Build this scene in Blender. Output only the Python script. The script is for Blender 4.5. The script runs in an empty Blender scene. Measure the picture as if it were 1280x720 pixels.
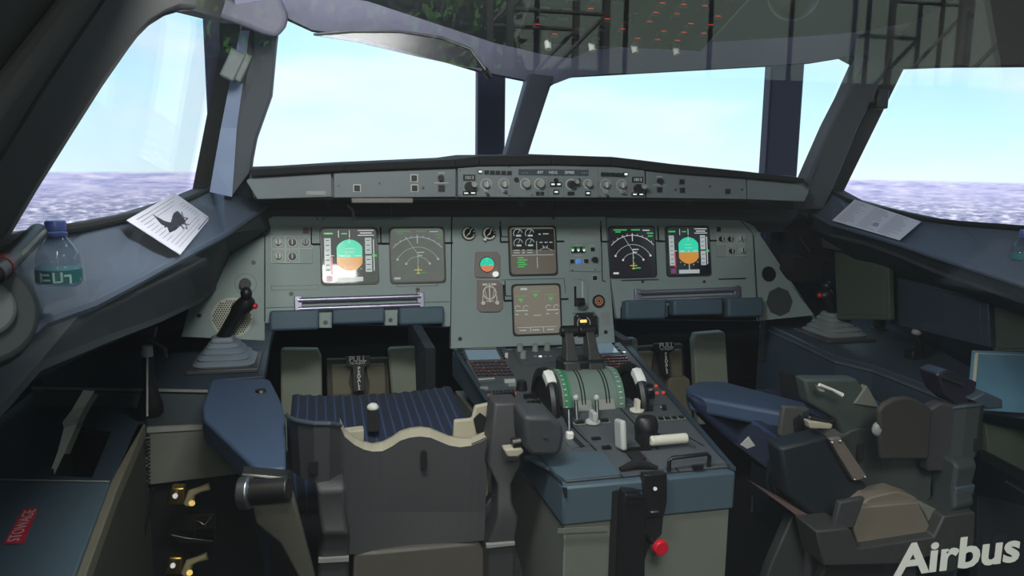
import bpy, math, random
from mathutils import Vector, Matrix
random.seed(4)
SC = bpy.context.scene
COL = SC.collection
V = Vector
PI = math.pi

# ------------------------------------------------------------------ camera
FPX = 1000.0
CAM = V((-.64, 0, 1.38))
yaw, pitch, roll = math.radians(13.6), math.atan(.16), math.atan(.013)
FW = V((math.sin(yaw)*math.cos(pitch), math.cos(yaw)*math.cos(pitch), -math.sin(pitch)))
_r = V((math.cos(yaw), -math.sin(yaw), 0)); _u = _r.cross(FW)
RT = _r*math.cos(roll) + _u*math.sin(roll)
UP = -_r*math.sin(roll) + _u*math.cos(roll)
cd = bpy.data.cameras.new('camera'); cam = bpy.data.objects.new('camera', cd); COL.objects.link(cam)
m = Matrix((RT, UP, -FW)).transposed().to_4x4(); m.translation = CAM
cam.matrix_world = m
cd.sensor_width = 36; cd.lens = 36*FPX/1280; cd.clip_start = .02; cd.clip_end = 500
SC.camera = cam

# planes of the place: (point, normal)
def PY(y): return (V((0, y, 0)), V((0, 1, 0)))
def PZ(z): return (V((0, 0, z)), V((0, 0, 1)))
def PX(x): return (V((x, 0, 0)), V((1, 0, 0)))
def at(p, pl):
    d = FW + RT*((p[0]-640)/FPX) - UP*((p[1]-360)/FPX)
    t = (pl[0]-CAM).dot(pl[1]) / d.dot(pl[1])
    return CAM + d*t
def ats(ps, pl): return [at(p, pl) for p in ps]
def mirx(ps): return [V((-p.x, p.y, p.z)) for p in ps]

# ------------------------------------------------------------------ materials
def nt(name):
    m = bpy.data.materials.new(name); m.use_nodes = True
    n = m.node_tree; b = n.nodes['Principled BSDF']
    return m, n, b
def S(c):
    r = []
    for x in c:
        x = x/255
        r.append(x/12.92 if x <= .04045 else ((x+.055)/1.055)**2.4)
    return tuple(r)+(1,)
def mat(name, c, rough=.5, metal=0, var=.08, scale=30, bump=0., bscale=400, spec=.5, coat=0):
    m, n, b = nt(name); c = S(c)
    tc = n.nodes.new('ShaderNodeTexCoord')
    nz = n.nodes.new('ShaderNodeTexNoise'); nz.inputs['Scale'].default_value = scale; nz.inputs['Detail'].default_value = 4
    n.links.new(tc.outputs['Object'], nz.inputs['Vector'])
    mx = n.nodes.new('ShaderNodeMix'); mx.data_type = 'RGBA'
    mx.inputs[6].default_value = tuple(x*(1-var) for x in c[:3])+(1,)
    mx.inputs[7].default_value = tuple(min(1, x*(1+var)) for x in c[:3])+(1,)
    n.links.new(nz.outputs['Fac'], mx.inputs[0]); n.links.new(mx.outputs[2], b.inputs['Base Color'])
    b.inputs['Roughness'].default_value = rough; b.inputs['Metallic'].default_value = metal
    b.inputs['Specular IOR Level'].default_value = spec; b.inputs['Coat Weight'].default_value = coat
    if bump:
        n2 = n.nodes.new('ShaderNodeTexNoise'); n2.inputs['Scale'].default_value = bscale
        n.links.new(tc.outputs['Object'], n2.inputs['Vector'])
        bp = n.nodes.new('ShaderNodeBump'); bp.inputs['Strength'].default_value = bump; bp.inputs['Distance'].default_value = .002
        n.links.new(n2.outputs['Fac'], bp.inputs['Height']); n.links.new(bp.outputs['Normal'], b.inputs['Normal'])
    return m
def emi(name, c, s=1.0, base=(10, 10, 12), rough=.15):
    m, n, b = nt(name)
    b.inputs['Base Color'].default_value = S(base); b.inputs['Roughness'].default_value = rough
    b.inputs['Emission Color'].default_value = S(c); b.inputs['Emission Strength'].default_value = s
    return m
def glassmat(name, tint=(1, 1, 1), rough=0.0, ior=1.45, haze=0.0, hazec=(200, 205, 210), fmax=1.0):
    m, n, b = nt(name); n.nodes.remove(b)
    out = n.nodes['Material Output']
    t = n.nodes.new('ShaderNodeBsdfTransparent'); t.inputs[0].default_value = tuple(tint)+(1,)
    g = n.nodes.new('ShaderNodeBsdfGlossy'); g.inputs['Roughness'].default_value = rough
    lw = n.nodes.new('ShaderNodeLayerWeight'); lw.inputs[0].default_value = .5
    f0 = ((ior-1)/(ior+1))**2
    pw = n.nodes.new('ShaderNodeMath'); pw.operation = 'POWER'; pw.inputs[1].default_value = 5; n.links.new(lw.outputs['Facing'], pw.inputs[0])
    fr = n.nodes.new('ShaderNodeMath'); fr.operation = 'MULTIPLY_ADD'; fr.inputs[1].default_value = fmax-f0; fr.inputs[2].default_value = f0; n.links.new(pw.outputs[0], fr.inputs[0])
    mx = n.nodes.new('ShaderNodeMixShader')
    n.links.new(fr.outputs[0], mx.inputs[0]); n.links.new(t.outputs[0], mx.inputs[1]); n.links.new(g.outputs[0], mx.inputs[2])
    last = mx
    if haze:
        d = n.nodes.new('ShaderNodeBsdfDiffuse'); d.inputs[0].default_value = S(hazec)
        m2 = n.nodes.new('ShaderNodeMixShader'); m2.inputs[0].default_value = haze
        n.links.new(mx.outputs[0], m2.inputs[1]); n.links.new(d.outputs[0], m2.inputs[2]); last = m2
    n.links.new(last.outputs[0], out.inputs[0])
    return m

PANEL = mat('panel_grey', (136, 151, 150), .55, var=.06, scale=8, bump=.05)
PANEL_D = mat('panel_dark_grey', (96, 104, 105), .55, var=.08, scale=12)
PLATE = mat('console_plate', (74, 82, 88), .5, var=.1, scale=18)
BLUE = mat('cockpit_blue_paint', (72, 90, 102), .5, var=.1, scale=6, bump=.1)
BLUE_D = mat('dark_blue_paint', (44, 58, 70), .55, var=.12, scale=6, bump=.1)
BLUE_ARM = mat('armrest_blue_vinyl', (62, 80, 106), .55, var=.08, scale=9, bump=.15)
FABRIC = mat('navy_fabric', (27, 37, 58), .9, var=.35, scale=120, bump=.4, bscale=500)
def stripes(m, c, sc):
    n = m.node_tree; b = n.nodes['Principled BSDF']; old = b.inputs['Base Color'].links[0].from_socket
    tc = n.nodes.new('ShaderNodeTexCoord'); w = n.nodes.new('ShaderNodeTexWave'); w.inputs['Scale'].default_value = sc; w.inputs['Distortion'].default_value = .6
    n.links.new(tc.outputs['Object'], w.inputs['Vector']); r = n.nodes.new('ShaderNodeValToRGB'); r.color_ramp.elements[0].position = .86; r.color_ramp.elements[1].position = .95
    n.links.new(w.outputs['Fac'], r.inputs[0]); mx = n.nodes.new('ShaderNodeMix'); mx.data_type = 'RGBA'
    n.links.new(r.outputs[0], mx.inputs[0]); n.links.new(old, mx.inputs[6]); mx.inputs[7].default_value = S(c); n.links.new(mx.outputs[2], b.inputs['Base Color'])
stripes(FABRIC, (44, 66, 102), 14)
LINER = mat('trim_grey_brown', (70, 70, 68), .8, var=.12, scale=5, bump=.2)
LINER2 = mat('trim_grey', (92, 98, 103), .7, var=.08, scale=5, bump=.1)
LINER3 = mat('trim_pale_grey', (88, 88, 104), .7, var=.06, scale=5)
BLACK = mat('black_plastic', (20, 20, 22), .45, var=.15)
BLACKM = mat('matte_black', (14, 15, 18), .9, var=.2)
RUBBER = mat('grey_rubber', (116, 128, 140), .6, var=.1, bump=.1)
SHELL = mat('seat_shell_grey', (60, 59, 62), .55, var=.1, scale=7, bump=.15)
SHELL2 = mat('seat_shell_blue_grey', (60, 72, 84), .5, var=.1, scale=7)
CREAM = mat('cream_padding', (172, 166, 146), .75, var=.08, scale=12)
OLIVE = mat('olive_grey_panel', (108, 112, 104), .65, var=.1, scale=9)
PEDALM = mat('pedal_grey', (128, 134, 120), .7, var=.1, scale=14)
PEDALB = mat('pedal_box_brown_grey', (108, 103, 86), .7, var=.12, scale=14)
METAL = mat('brushed_steel', (170, 172, 178), .35, metal=1, var=.1, scale=60)
METALD = mat('dark_steel', (90, 88, 86), .4, metal=1, var=.15, scale=60)
BRASS = mat('brass', (190, 160, 90), .35, metal=1, var=.2, scale=60)
PURPLEM = mat('anodised_rail', (150, 146, 168), .35, metal=.7, var=.08, scale=60)
WHITE = mat('white_paint', (232, 232, 226), .6, var=.03)
OFFW = mat('off_white_plastic', (214, 212, 196), .55, var=.03)
GREYK = mat('knob_grey', (140, 142, 138), .5, var=.1)
GREYL = mat('light_grey_plastic', (186, 188, 184), .5, var=.06)
RED = mat('red_plastic', (205, 20, 44), .4, var=.05)
REDL = mat('red_label', (190, 36, 60), .6, var=.05)
INK = mat('black_ink', (44, 44, 56), .9, var=.1)
INKG = mat('grey_ink', (150, 150, 160), .9, var=.1)
PAPER = mat('paper', (206, 206, 220), .85, var=.03, scale=20)
FOLDER = mat('blue_folder', (78, 118, 140), .7, var=.3, scale=12)
GREENQ = mat('green_quadrant', (70, 120, 96), .45, var=.2, scale=20)
MESHM = mat('perforated_metal', (170, 172, 160), .45, metal=.5, var=.2)
SCRN = emi('screen_dark', (56, 56, 66), .35, rough=.12)
SCRNB = emi('screen_brown', (96, 88, 74), .55, rough=.12)
E_W = emi('display_white', (235, 235, 235), .75)
E_WD = emi('display_pale_grey', (190, 200, 202), .75)
E_G = emi('display_green', (70, 230, 110), .7)
E_GD = emi('display_dim_green', (120, 170, 110), .6)
E_C = emi('display_cyan', (40, 226, 186), .85)
E_O = emi('display_orange', (226, 150, 56), .8)
E_O2 = emi('standby_horizon_orange', (235, 140, 96), .8)
E_R = emi('display_red', (225, 50, 80), .7)
E_MG = emi('display_magenta', (180, 80, 150), .4)
E_B = emi('button_blue', (70, 130, 230), 1.0)
E_WB = emi('button_white_light', (235, 250, 240), 1.1)
E_RL = emi('red_backlight', (240, 80, 60), .65)
E_RK = emi('red_key_backlight', (190, 60, 50), .28)
E_LCD = emi('lcd_blue_grey', (120, 145, 165), .55)
E_AM = emi('amber_light', (255, 205, 120), 1.6)
E_WL = emi('lit_knob_white', (240, 244, 240), 1.0)

# ------------------------------------------------------------------ mesh builder
def wloc(o):
    l = V((0, 0, 0))
    while o: l += o.location; o = o.parent
    return l
class B:
    def __init__(s): s.v = []; s.f = []
    def add(s, vs, fs):
        k = len(s.v); s.v += [V(p) for p in vs]; s.f += [tuple(i+k for i in f) for f in fs]; return s
    def prism(s, pts, vec):
        pts = [V(p) for p in pts]; n = len(pts); vec = V(vec)
        return s.add(pts+[p+vec for p in pts], [tuple(range(n-1, -1, -1)), tuple(range(n, 2*n))] +
                     [(i, (i+1) % n, n+(i+1) % n, n+i) for i in range(n)])
    def box(s, c, size, R=None):
        c = V(c); h = V(size)/2; vs = []
        for sx in (-1, 1):
            for sy in (-1, 1):
                for sz in (-1, 1):
                    p = V((sx*h.x, sy*h.y, sz*h.z))
                    if R: p = R @ p
                    vs.append(c+p)
        return s.add(vs, [(0, 1, 3, 2), (4, 6, 7, 5), (0, 4, 5, 1), (2, 3, 7, 6), (0, 2, 6, 4), (1, 5, 7, 3)])
    def cyl(s, p0, p1, r0, r1=None, n=16):
        return s.tube([p0, p1], [r0, r0 if r1 is None else r1], n)
    def tube(s, pts, r, n=10, cap=True):
        pts = [V(p) for p in pts]; k = len(s.v); N = len(pts)
        rs = r if isinstance(r, (list, tuple)) else [r]*N
        up = None; vs = []; fs = []
        for i, p in enumerate(pts):
            t = (pts[min(i+1, N-1)]-pts[max(i-1, 0)]).normalized()
            if up is None: up = t.orthogonal().normalized()
            up = (up - t*up.dot(t))
            up = up.normalized() if up.length > 1e-6 else t.orthogonal().normalized()
            w = t.cross(up)
            for j in range(n):
                a = 2*PI*j/n; vs.append(p + (up*math.cos(a)+w*math.sin(a))*rs[i])
        for i in range(N-1):
            for j in range(n):
                fs.append((i*n+j, i*n+(j+1) % n, (i+1)*n+(j+1) % n, (i+1)*n+j))
        if cap: fs += [tuple(range(n-1, -1, -1)), tuple((N-1)*n+j for j in range(n))]
        return s.add(vs, fs)
    def ball(s, c, r, n=14):
        c = V(c); r = V((r, r, r)) if not hasattr(r, '__len__') else V(r); vs = []; fs = []; h = n//2
        for i in range(1, h):
            t = PI*i/h
            for j in range(n):
                a = 2*PI*j/n; vs.append(c+V((r.x*math.sin(t)*math.cos(a), r.y*math.sin(t)*math.sin(a), r.z*math.cos(t))))
        vs += [c+V((0, 0, r.z)), c-V((0, 0, r.z))]; T = len(vs)-2
        for i in range(h-2):
            for j in range(n): fs.append((i*n+j, (i+1)*n+j, (i+1)*n+(j+1) % n, i*n+(j+1) % n))
        for j in range(n):
            fs.append((T, j, (j+1) % n)); fs.append((T+1, (h-2)*n+(j+1) % n, (h-2)*n+j))
        return s.add(vs, fs)
    def loft(s, rings, cap=True):
        n = len(rings[0]); vs = [V(p) for r in rings for p in r]; fs = []
        for i in range(len(rings)-1):
            for j in range(n): fs.append((i*n+j, i*n+(j+1) % n, (i+1)*n+(j+1) % n, (i+1)*n+j))
        if cap: fs += [tuple(range(n-1, -1, -1)), tuple((len(rings)-1)*n+j for j in range(n))]
        return s.add(vs, fs)
    def strip(s, a, b, vec):
        """solid band between two polylines a and b, thickened by vec"""
        vec = V(vec); n = len(a)
        for i in range(n-1):
            q = [V(a[i]), V(a[i+1]), V(b[i+1]), V(b[i])]
            s.prism(q, vec)
        return s
    def obj(s, name, mt, parent=None, bevel=0, smooth=False, seg=2, sub=0):
        if parent is not None: off = wloc(parent)
        else:
            lo = V((min(p.x for p in s.v), min(p.y for p in s.v), min(p.z for p in s.v)))
            hi = V((max(p.x for p in s.v), max(p.y for p in s.v), 0)); off = V(((lo.x+hi.x)/2, (lo.y+hi.y)/2, lo.z))
        me = bpy.data.meshes.new(name)
        me.from_pydata([tuple(p-off) for p in s.v], [], s.f)
        import bmesh
        bm = bmesh.new(); bm.from_mesh(me); bmesh.ops.recalc_face_normals(bm, faces=bm.faces); bm.to_mesh(me); bm.free()
        me.materials.append(mt)
        o = bpy.data.objects.new(name, me); COL.objects.link(o)
        if parent is not None: o.parent = parent
        else: o.location = off
        if bevel:
            bv = o.modifiers.new('bevel', 'BEVEL'); bv.width = bevel; bv.segments = seg; bv.limit_method = 'ANGLE'; bv.angle_limit = math.radians(35)
            bv.harden_normals = False
        if sub:
            sb = o.modifiers.new('sub', 'SUBSURF'); sb.levels = sub; sb.render_levels = sub
        if smooth or bevel or sub:
            for p in me.polygons: p.use_smooth = True
            if not sub:
                try: me.set_sharp_from_angle(angle=math.radians(40))
                except Exception: pass
        return o
def thing(name, label, cat, loc=(0, 0, 0), group=None):
    o = bpy.data.objects.new(name, None); COL.objects.link(o); o.location = loc; o.empty_display_size = .05
    o['label'] = label; o['category'] = cat
    if group: o['group'] = group
    return o
def tag(o, label, cat, group=None):
    o['label'] = label; o['category'] = cat
    if group: o['group'] = group
    return o
def struct(o): o['kind'] = 'structure'; return o
def lab(o, l): o['label'] = l; return o
def copy_tree(o, parent=None):
    c = o.copy(); COL.objects.link(c)
    if parent is not None: c.parent = parent
    for ch in list(o.children): copy_tree(ch, c)
    return c

def rounded(ps, r=.25, seg=4):
    """round the corners of a polygon of 3D points, r as a share of the shorter edge"""
    out = []; n = len(ps)
    for i in range(n):
        a, b, c = V(ps[i-1]), V(ps[i]), V(ps[(i+1) % n])
        d = min((a-b).length, (c-b).length)*r
        p = b+(a-b).normalized()*d; q = b+(c-b).normalized()*d
        for k in range(seg+1):
            t = k/seg; out.append(p*(1-t)**2 + b*2*t*(1-t) + q*t*t)
    return out

class Fr:
    """a flat panel in space: u to the right, v up, n out of it toward the cabin"""
    def __init__(s, pl, n, u=V((1, 0, 0))):
        s.pl = pl; s.n = V(n).normalized(); s.u = (V(u)-s.n*V(u).dot(s.n)).normalized(); s.v = s.n.cross(s.u)
    def P(s, p, h=0): return at(p, s.pl)+s.n*h
    def Q(s, p, a, b, h=0): return at(p, s.pl)+s.u*a+s.v*b+s.n*h
    def plate(s, ps, d=.003, h=0, rnd=0, b=None):
        b = b or B(); q = [s.P(p, h) for p in ps]
        if rnd: q = rounded(q, rnd)
        return b.prism(q, s.n*d)
    def rect(s, p, w, hh, d=.003, h=0, b=None, rnd=0):
        b = b or B(); q = [s.Q(p, sx*w/2, sy*hh/2, h) for sx, sy in ((-1, -1), (1, -1), (1, 1), (-1, 1))]
        if rnd: q = rounded(q, rnd)
        return b.prism(q, s.n*d)
    def frame(s, p, w, hh, t, d=.002, h=0, b=None):
        b = b or B()
        for (ca, cb, ww, h2) in ((0, hh/2-t/2, w, t), (0, -hh/2+t/2, w, t), (w/2-t/2, 0, t, hh-2*t), (-w/2+t/2, 0, t, hh-2*t)):
            q = [s.Q(p, ca+sx*ww/2, cb+sy*h2/2, h) for sx, sy in ((-1, -1), (1, -1), (1, 1), (-1, 1))]
            b.prism(q, s.n*d)
        return b
    def disc(s, p, r, d=.003, h=0, b=None, n=20, r1=None, a=0, c=0):
        b = b or B(); o = s.Q(p, a, c, h); return b.cyl(o, o+s.n*d, r, r1, n)
    def ring(s, p, r, t, d=.0006, h=0, a0=0, a1=360, b=None, n=28, a=0, c=0):
        b = b or B()
        def q(rr, an): an = math.radians(an); return s.Q(p, a+rr*math.cos(an), c+rr*math.sin(an), h)
        for i in range(n):
            x, y = a0+(a1-a0)*i/n, a0+(a1-a0)*(i+1)/n
            b.prism([q(r-t/2, x), q(r+t/2, x), q(r+t/2, y), q(r-t/2, y)], s.n*d)
        return b
    def line(s, p, a0, b0, a1, b1, t=.001, d=.0006, h=0, b=None):
        b = b or B(); P0 = s.Q(p, a0, b0, h); P1 = s.Q(p, a1, b1, h)
        w = (P1-P0).cross(s.n).normalized()*t/2
        return b.prism([P0-w, P0+w, P1+w, P1-w], s.n*d)
    def pline(s, p0, p1, t=.001, d=.0006, h=0, b=None):
        b = b or B(); P0 = s.P(p0, h); P1 = s.P(p1, h)
        w = (P1-P0).cross(s.n).normalized()*t/2
        return b.prism([P0-w, P0+w, P1+w, P1-w], s.n*d)

def text(txt, o, u, v, size, mt, parent, name='lettering', ext=.0004, bold=0, align='CENTER', line=1.0):
    cu = bpy.data.curves.new('t', 'FONT'); cu.body = txt; cu.size = 1; cu.extrude = ext/size; cu.offset = bold
    cu.align_x = align; cu.align_y = 'CENTER'; cu.space_line = line; cu.resolution_u = 3
    ob = bpy.data.objects.new('t', cu); COL.objects.link(ob)
    bpy.context.view_layer.update()
    me = bpy.data.meshes.new_from_object(ob.evaluated_get(bpy.context.evaluated_depsgraph_get()))
    bpy.data.objects.remove(ob); bpy.data.curves.remove(cu)
    u = V(u).normalized(); v = V(v).normalized(); n = u.cross(v).normalized()
    off = wloc(parent) if parent is not None else V(o)
    for q in me.vertices:
        c = q.co; q.co = V(o)+u*c.x*size+v*c.y*size+n*c.z*size-off
    me.name = name; me.materials.clear(); me.materials.append(mt)
    r = bpy.data.objects.new(name, me); COL.objects.link(r)
    if parent is not None: r.parent = parent
    else: r.location = off
    return r
def ftext(fr, p, txt, size, mt, parent, h=.001, **k): return text(txt, fr.P(p, h), fr.u, fr.v, size, mt, parent, **k)
# ================================================================== SETTING
def plane3(a, b, c): a, b, c = V(a), V(b), V(c); return (a, (b-a).cross(c-a).normalized())
WL = (V((-.97, 0, 1.28)), V((1, 0, -.35)).normalized())
WR = (V((.97, 0, 1.24)), V((-1, 0, -.35)).normalized())
FL = plane3((0, 2.62, 1.39), (-.88, 2.33, 1.33), (0, 2.37, 1.60))
FRR = plane3((0, 2.62, 1.39), (.88, 2.33, 1.33), (0, 2.37, 1.60))
def holed(outer, hole, pl, thick):
    """a wall sheet with an opening; both outlines are lists of points in space"""
    import bmesh
    bm = bmesh.new(); es = []
    for lp in (outer, hole):
        vs = [bm.verts.new(p) for p in lp]
        for i in range(len(vs)): es.append(bm.edges.new((vs[i], vs[(i+1) % len(vs)])))
    bmesh.ops.triangle_fill(bm, edges=es, use_beauty=True, use_dissolve=False, normal=pl[1])
    g = bmesh.ops.extrude_face_region(bm, geom=bm.faces[:])
    bmesh.ops.translate(bm, verts=[e for e in g['geom'] if isinstance(e, bmesh.types.BMVert)], vec=V(thick))
    b = B(); bm.verts.index_update()
    b.v = [v.co.copy() for v in bm.verts]; b.f = [tuple(x.index for x in f.verts) for f in bm.faces]
    bm.free(); return b

# floor and shell
struct(B().box((0, 1.6, -.03), (4.6, 6.2, .06)).obj('floor', mat('floor_covering', (40, 42, 44), .9, var=.3, scale=60)))
# side window openings
sideL = [(12, 296), (45, 240), (90, 168), (128, 108), (160, 62), (172, 46), (186, 32), (205, 20), (222, 15), (240, 13), (262, 19), (300, 30), (300, 60), (262, 236), (232, 250), (180, 268), (100, 285), (45, 292)]
hl = ats(sideL, WL)
def onW(y, z, pl):
    P0, n = pl; return V((P0.x-(z-P0.z)*n.z/n.x, y, z))
ol = [onW(-.1, 1.22, WL), onW(-.1, 2.35, WL), at((320, -90), WL), at((318, 30), WL), at((274, 250), WL), onW(2.5, 1.22, WL)]
struct(holed(ol, hl, WL, (-.05, 0, 0)).obj('wall_left', LINER))
# slanted rear frame panel of the left window, standing proud of the wall, with its seam
WL2 = (WL[0]+V((.03, 0, 0)), WL[1])
fp = ats([(-60, 330), (-20, 330), (12, 296), (45, 240), (90, 168), (128, 108), (160, 62), (172, 46), (186, 32), (205, 20), (222, 13), (250, 13), (240, -60), (150, -60), (-60, 220)], WL2)
struct(B().prism(fp, (-.028, 0, 0)).obj('trim_1', mat('window_surround', (62, 62, 64), .8, var=.1, scale=6), bevel=.01))
sm = [at(p, WL2) for p in [(134, -8), (60, 100), (0, 196), (-40, 260)]]
struct(B().tube(sm, .0025, 6).obj('trim_2', BLACKM))
sideR = [(1109, 86), (1160, 84), (1290, 83), (1420, 84), (1420, 292), (1290, 286), (1200, 279), (1160, 274), (1100, 261), (1060, 250), (1038, 238)]
hr = ats(sideR, WR)
orr = [onW(-.1, 1.1, WR), onW(-.1, 2.35, WR), at((1110, -90), WR), at((1094, 60), WR), at((1022, 250), WR), onW(2.5, 1.1, WR)]
struct(holed(orr, hr, WR, (.05, 0, 0)).obj('wall_right', LINER))
# front windscreens
wsL = [(313, 213), (322, 150), (336, 80), (344, 30), (357, 25), (390, 40), (455, 49), (600, 91), (659, 103), (632, 196), (570, 203)]
wsR = [(688, 108), (700, 100), (716, 97), (970, 83), (1010, 80), (1077, 69), (1040, 150), (1005, 226), (850, 210), (770, 200), (659, 196)]
struct(holed(ats([(285, 262), (306, 120), (318, -20), (400, -60), (676, -20), (674, 103), (644, 262)], FL), ats(wsL, FL), FL, (0, .03, .01)).obj('wall_front', LINER2))
struct(holed(ats([(646, 262), (673, 103), (676, -20), (1130, -60), (1110, 72), (1025, 262)], FRR), ats(wsR, FRR), FRR, (0, .03, .01)).obj('wall_front', LINER2))
# panes
PANE = glassmat('window_glass', (.97, .985, .99), 0.0, 1.2, fmax=.25)
for i, (h, pl, nd) in enumerate(((hl, WL, (-.06, 0, 0)), (ats(wsL, FL), FL, (0, .045, .012)), (ats(wsR, FRR), FRR, (0, .045, .012)), (hr, WR, (.06, 0, 0)))):
    b = B().prism([p+V(nd) for p in h], V(nd)*.12)
    o = struct(b.obj('window_%d' % (i+1), PANE)); o.visible_shadow = True
# pillars: a two faced post on the left, box section elsewhere
def sect(ps, y): return ats(ps, PY(y))
def post(name, mt, rows, d, bevel=.006):
    """rows: (pixels across the near face, y); the far face lies d deeper"""
    rings = []
    for ps, y in rows:
        a = ats(ps, PY(y)); rings.append(a+[p+V((0, d, 0)) for p in reversed(a)])
    return B().loft(rings).obj(name, mt, bevel=bevel)
pL = post('trim_3', LINER2, [([(262, 240), (290, 246), (313, 214)], 2.28), ([(268, 205), (293, 205), (315, 198)], 2.24), ([(276, 160), (296, 160), (320, 172)], 2.19),
                             ([(288, 100), (304, 100), (339, 118)], 2.10), ([(300, 38), (312, 38), (345, 52)], 1.98), ([(306, 10), (318, 8), (350, 10)], 1.9)], .07)
struct(pL)
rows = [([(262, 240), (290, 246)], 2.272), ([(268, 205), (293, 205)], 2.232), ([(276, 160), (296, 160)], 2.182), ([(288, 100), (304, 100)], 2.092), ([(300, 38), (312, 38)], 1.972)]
struct(B().strip([at(r_[0][0], PY(r_[1])) for r_ in rows], [at(r_[0][1], PY(r_[1])) for r_ in rows], (0, .004, 0)).obj('trim_11', mat('pillar_window_lit', (150, 166, 196), .6, var=.06, scale=5)))  # window light on the pillar's left face, put in as a pale plate
pC = post('trim_4', mat('post_blue_grey', (78, 84, 100), .6, var=.1, scale=8), [([(631, 262), (661, 262)], 2.52), ([(632, 196), (660, 196)], 2.50), ([(659, 103), (688, 107)], 2.30), ([(664, 70), (702, 70)], 2.24)], .06)
struct(pC)
pR = post('trim_5', LINER2, [([(1004, 262), (1030, 262)], 2.26), ([(1008, 226), (1042, 236)], 2.2), ([(1040, 156), (1074, 160)], 2.04), ([(1086, 69), (1110, 85)], 1.86), ([(1090, 40), (1130, 40)], 1.8)], .06)
struct(pR)
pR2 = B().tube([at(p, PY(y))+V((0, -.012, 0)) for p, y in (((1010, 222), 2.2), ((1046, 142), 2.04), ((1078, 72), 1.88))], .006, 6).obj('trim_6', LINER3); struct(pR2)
# ceiling liner: from the head of the windows up and back
def backup(p, y=.35, z=2.16): return V((p.x*1.0, y, z))
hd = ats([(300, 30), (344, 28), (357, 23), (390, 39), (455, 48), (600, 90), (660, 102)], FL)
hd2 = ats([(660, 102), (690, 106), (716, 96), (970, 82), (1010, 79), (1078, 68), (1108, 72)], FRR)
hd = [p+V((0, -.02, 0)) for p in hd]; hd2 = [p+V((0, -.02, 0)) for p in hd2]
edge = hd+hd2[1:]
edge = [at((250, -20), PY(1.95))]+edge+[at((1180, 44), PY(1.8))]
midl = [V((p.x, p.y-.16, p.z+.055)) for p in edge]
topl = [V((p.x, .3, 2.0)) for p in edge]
struct(B().strip(edge, midl, (0, 0, .03)).obj('ceiling', mat('window_header_lit', (196, 196, 228), .65, var=.06, scale=5)))  # lilac glow from the windows put into the header's colour
struct(B().strip(midl, topl, (0, 0, .03)).obj('ceiling', mat('ceiling_liner', (74, 80, 82), .75, var=.1, scale=5)))
struct(B().prism([V((-1.05, .2, 2.02)), V((1.05, .2, 2.02)), V((1.05, 2.6, 2.02)), V((-1.05, 2.6, 2.02))], (0, 0, .04)).obj('ceiling', LINER))
# pale moulded corner over the left pillar
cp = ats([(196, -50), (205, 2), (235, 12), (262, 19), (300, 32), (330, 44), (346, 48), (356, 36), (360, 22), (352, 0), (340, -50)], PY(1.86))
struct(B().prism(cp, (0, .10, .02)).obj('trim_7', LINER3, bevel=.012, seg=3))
# head rail above the right side window
hr2 = [at(p, WR) for p in [(1040, 66), (1110, 52), (1180, 50), (1300, 38), (1420, 28)]]; hr3 = [at(p, WR) for p in [(1078, 86), (1110, 84), (1180, 82), (1300, 81), (1420, 81)]]
struct(B().strip([p+V((-.02, 0, 0)) for p in hr2], [p+V((-.02, 0, 0)) for p in hr3], (.01, 0, 0)).obj('trim_8', LINER))
# closing bulkheads below the sills
struct(B().box((-1.42, 1.2, .54), (.04, 4.0, 1.08)).obj('wall_left', BLUE_D))
struct(B().box((1.42, 1.2, .54), (.04, 4.0, 1.08)).obj('wall_right', BLUE_D))
struct(B().box((0, 3.12, .5), (2.8, .04, 1.0)).obj('wall_front', BLACKM))
# unseen roof slab, added to keep the sun off the cockpit
struct(B().box((0, 3.0, 3.9), (12, 9.6, .1)).obj('ceiling', mat('sun_block_roof', (60, 62, 66), .8)))

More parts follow.
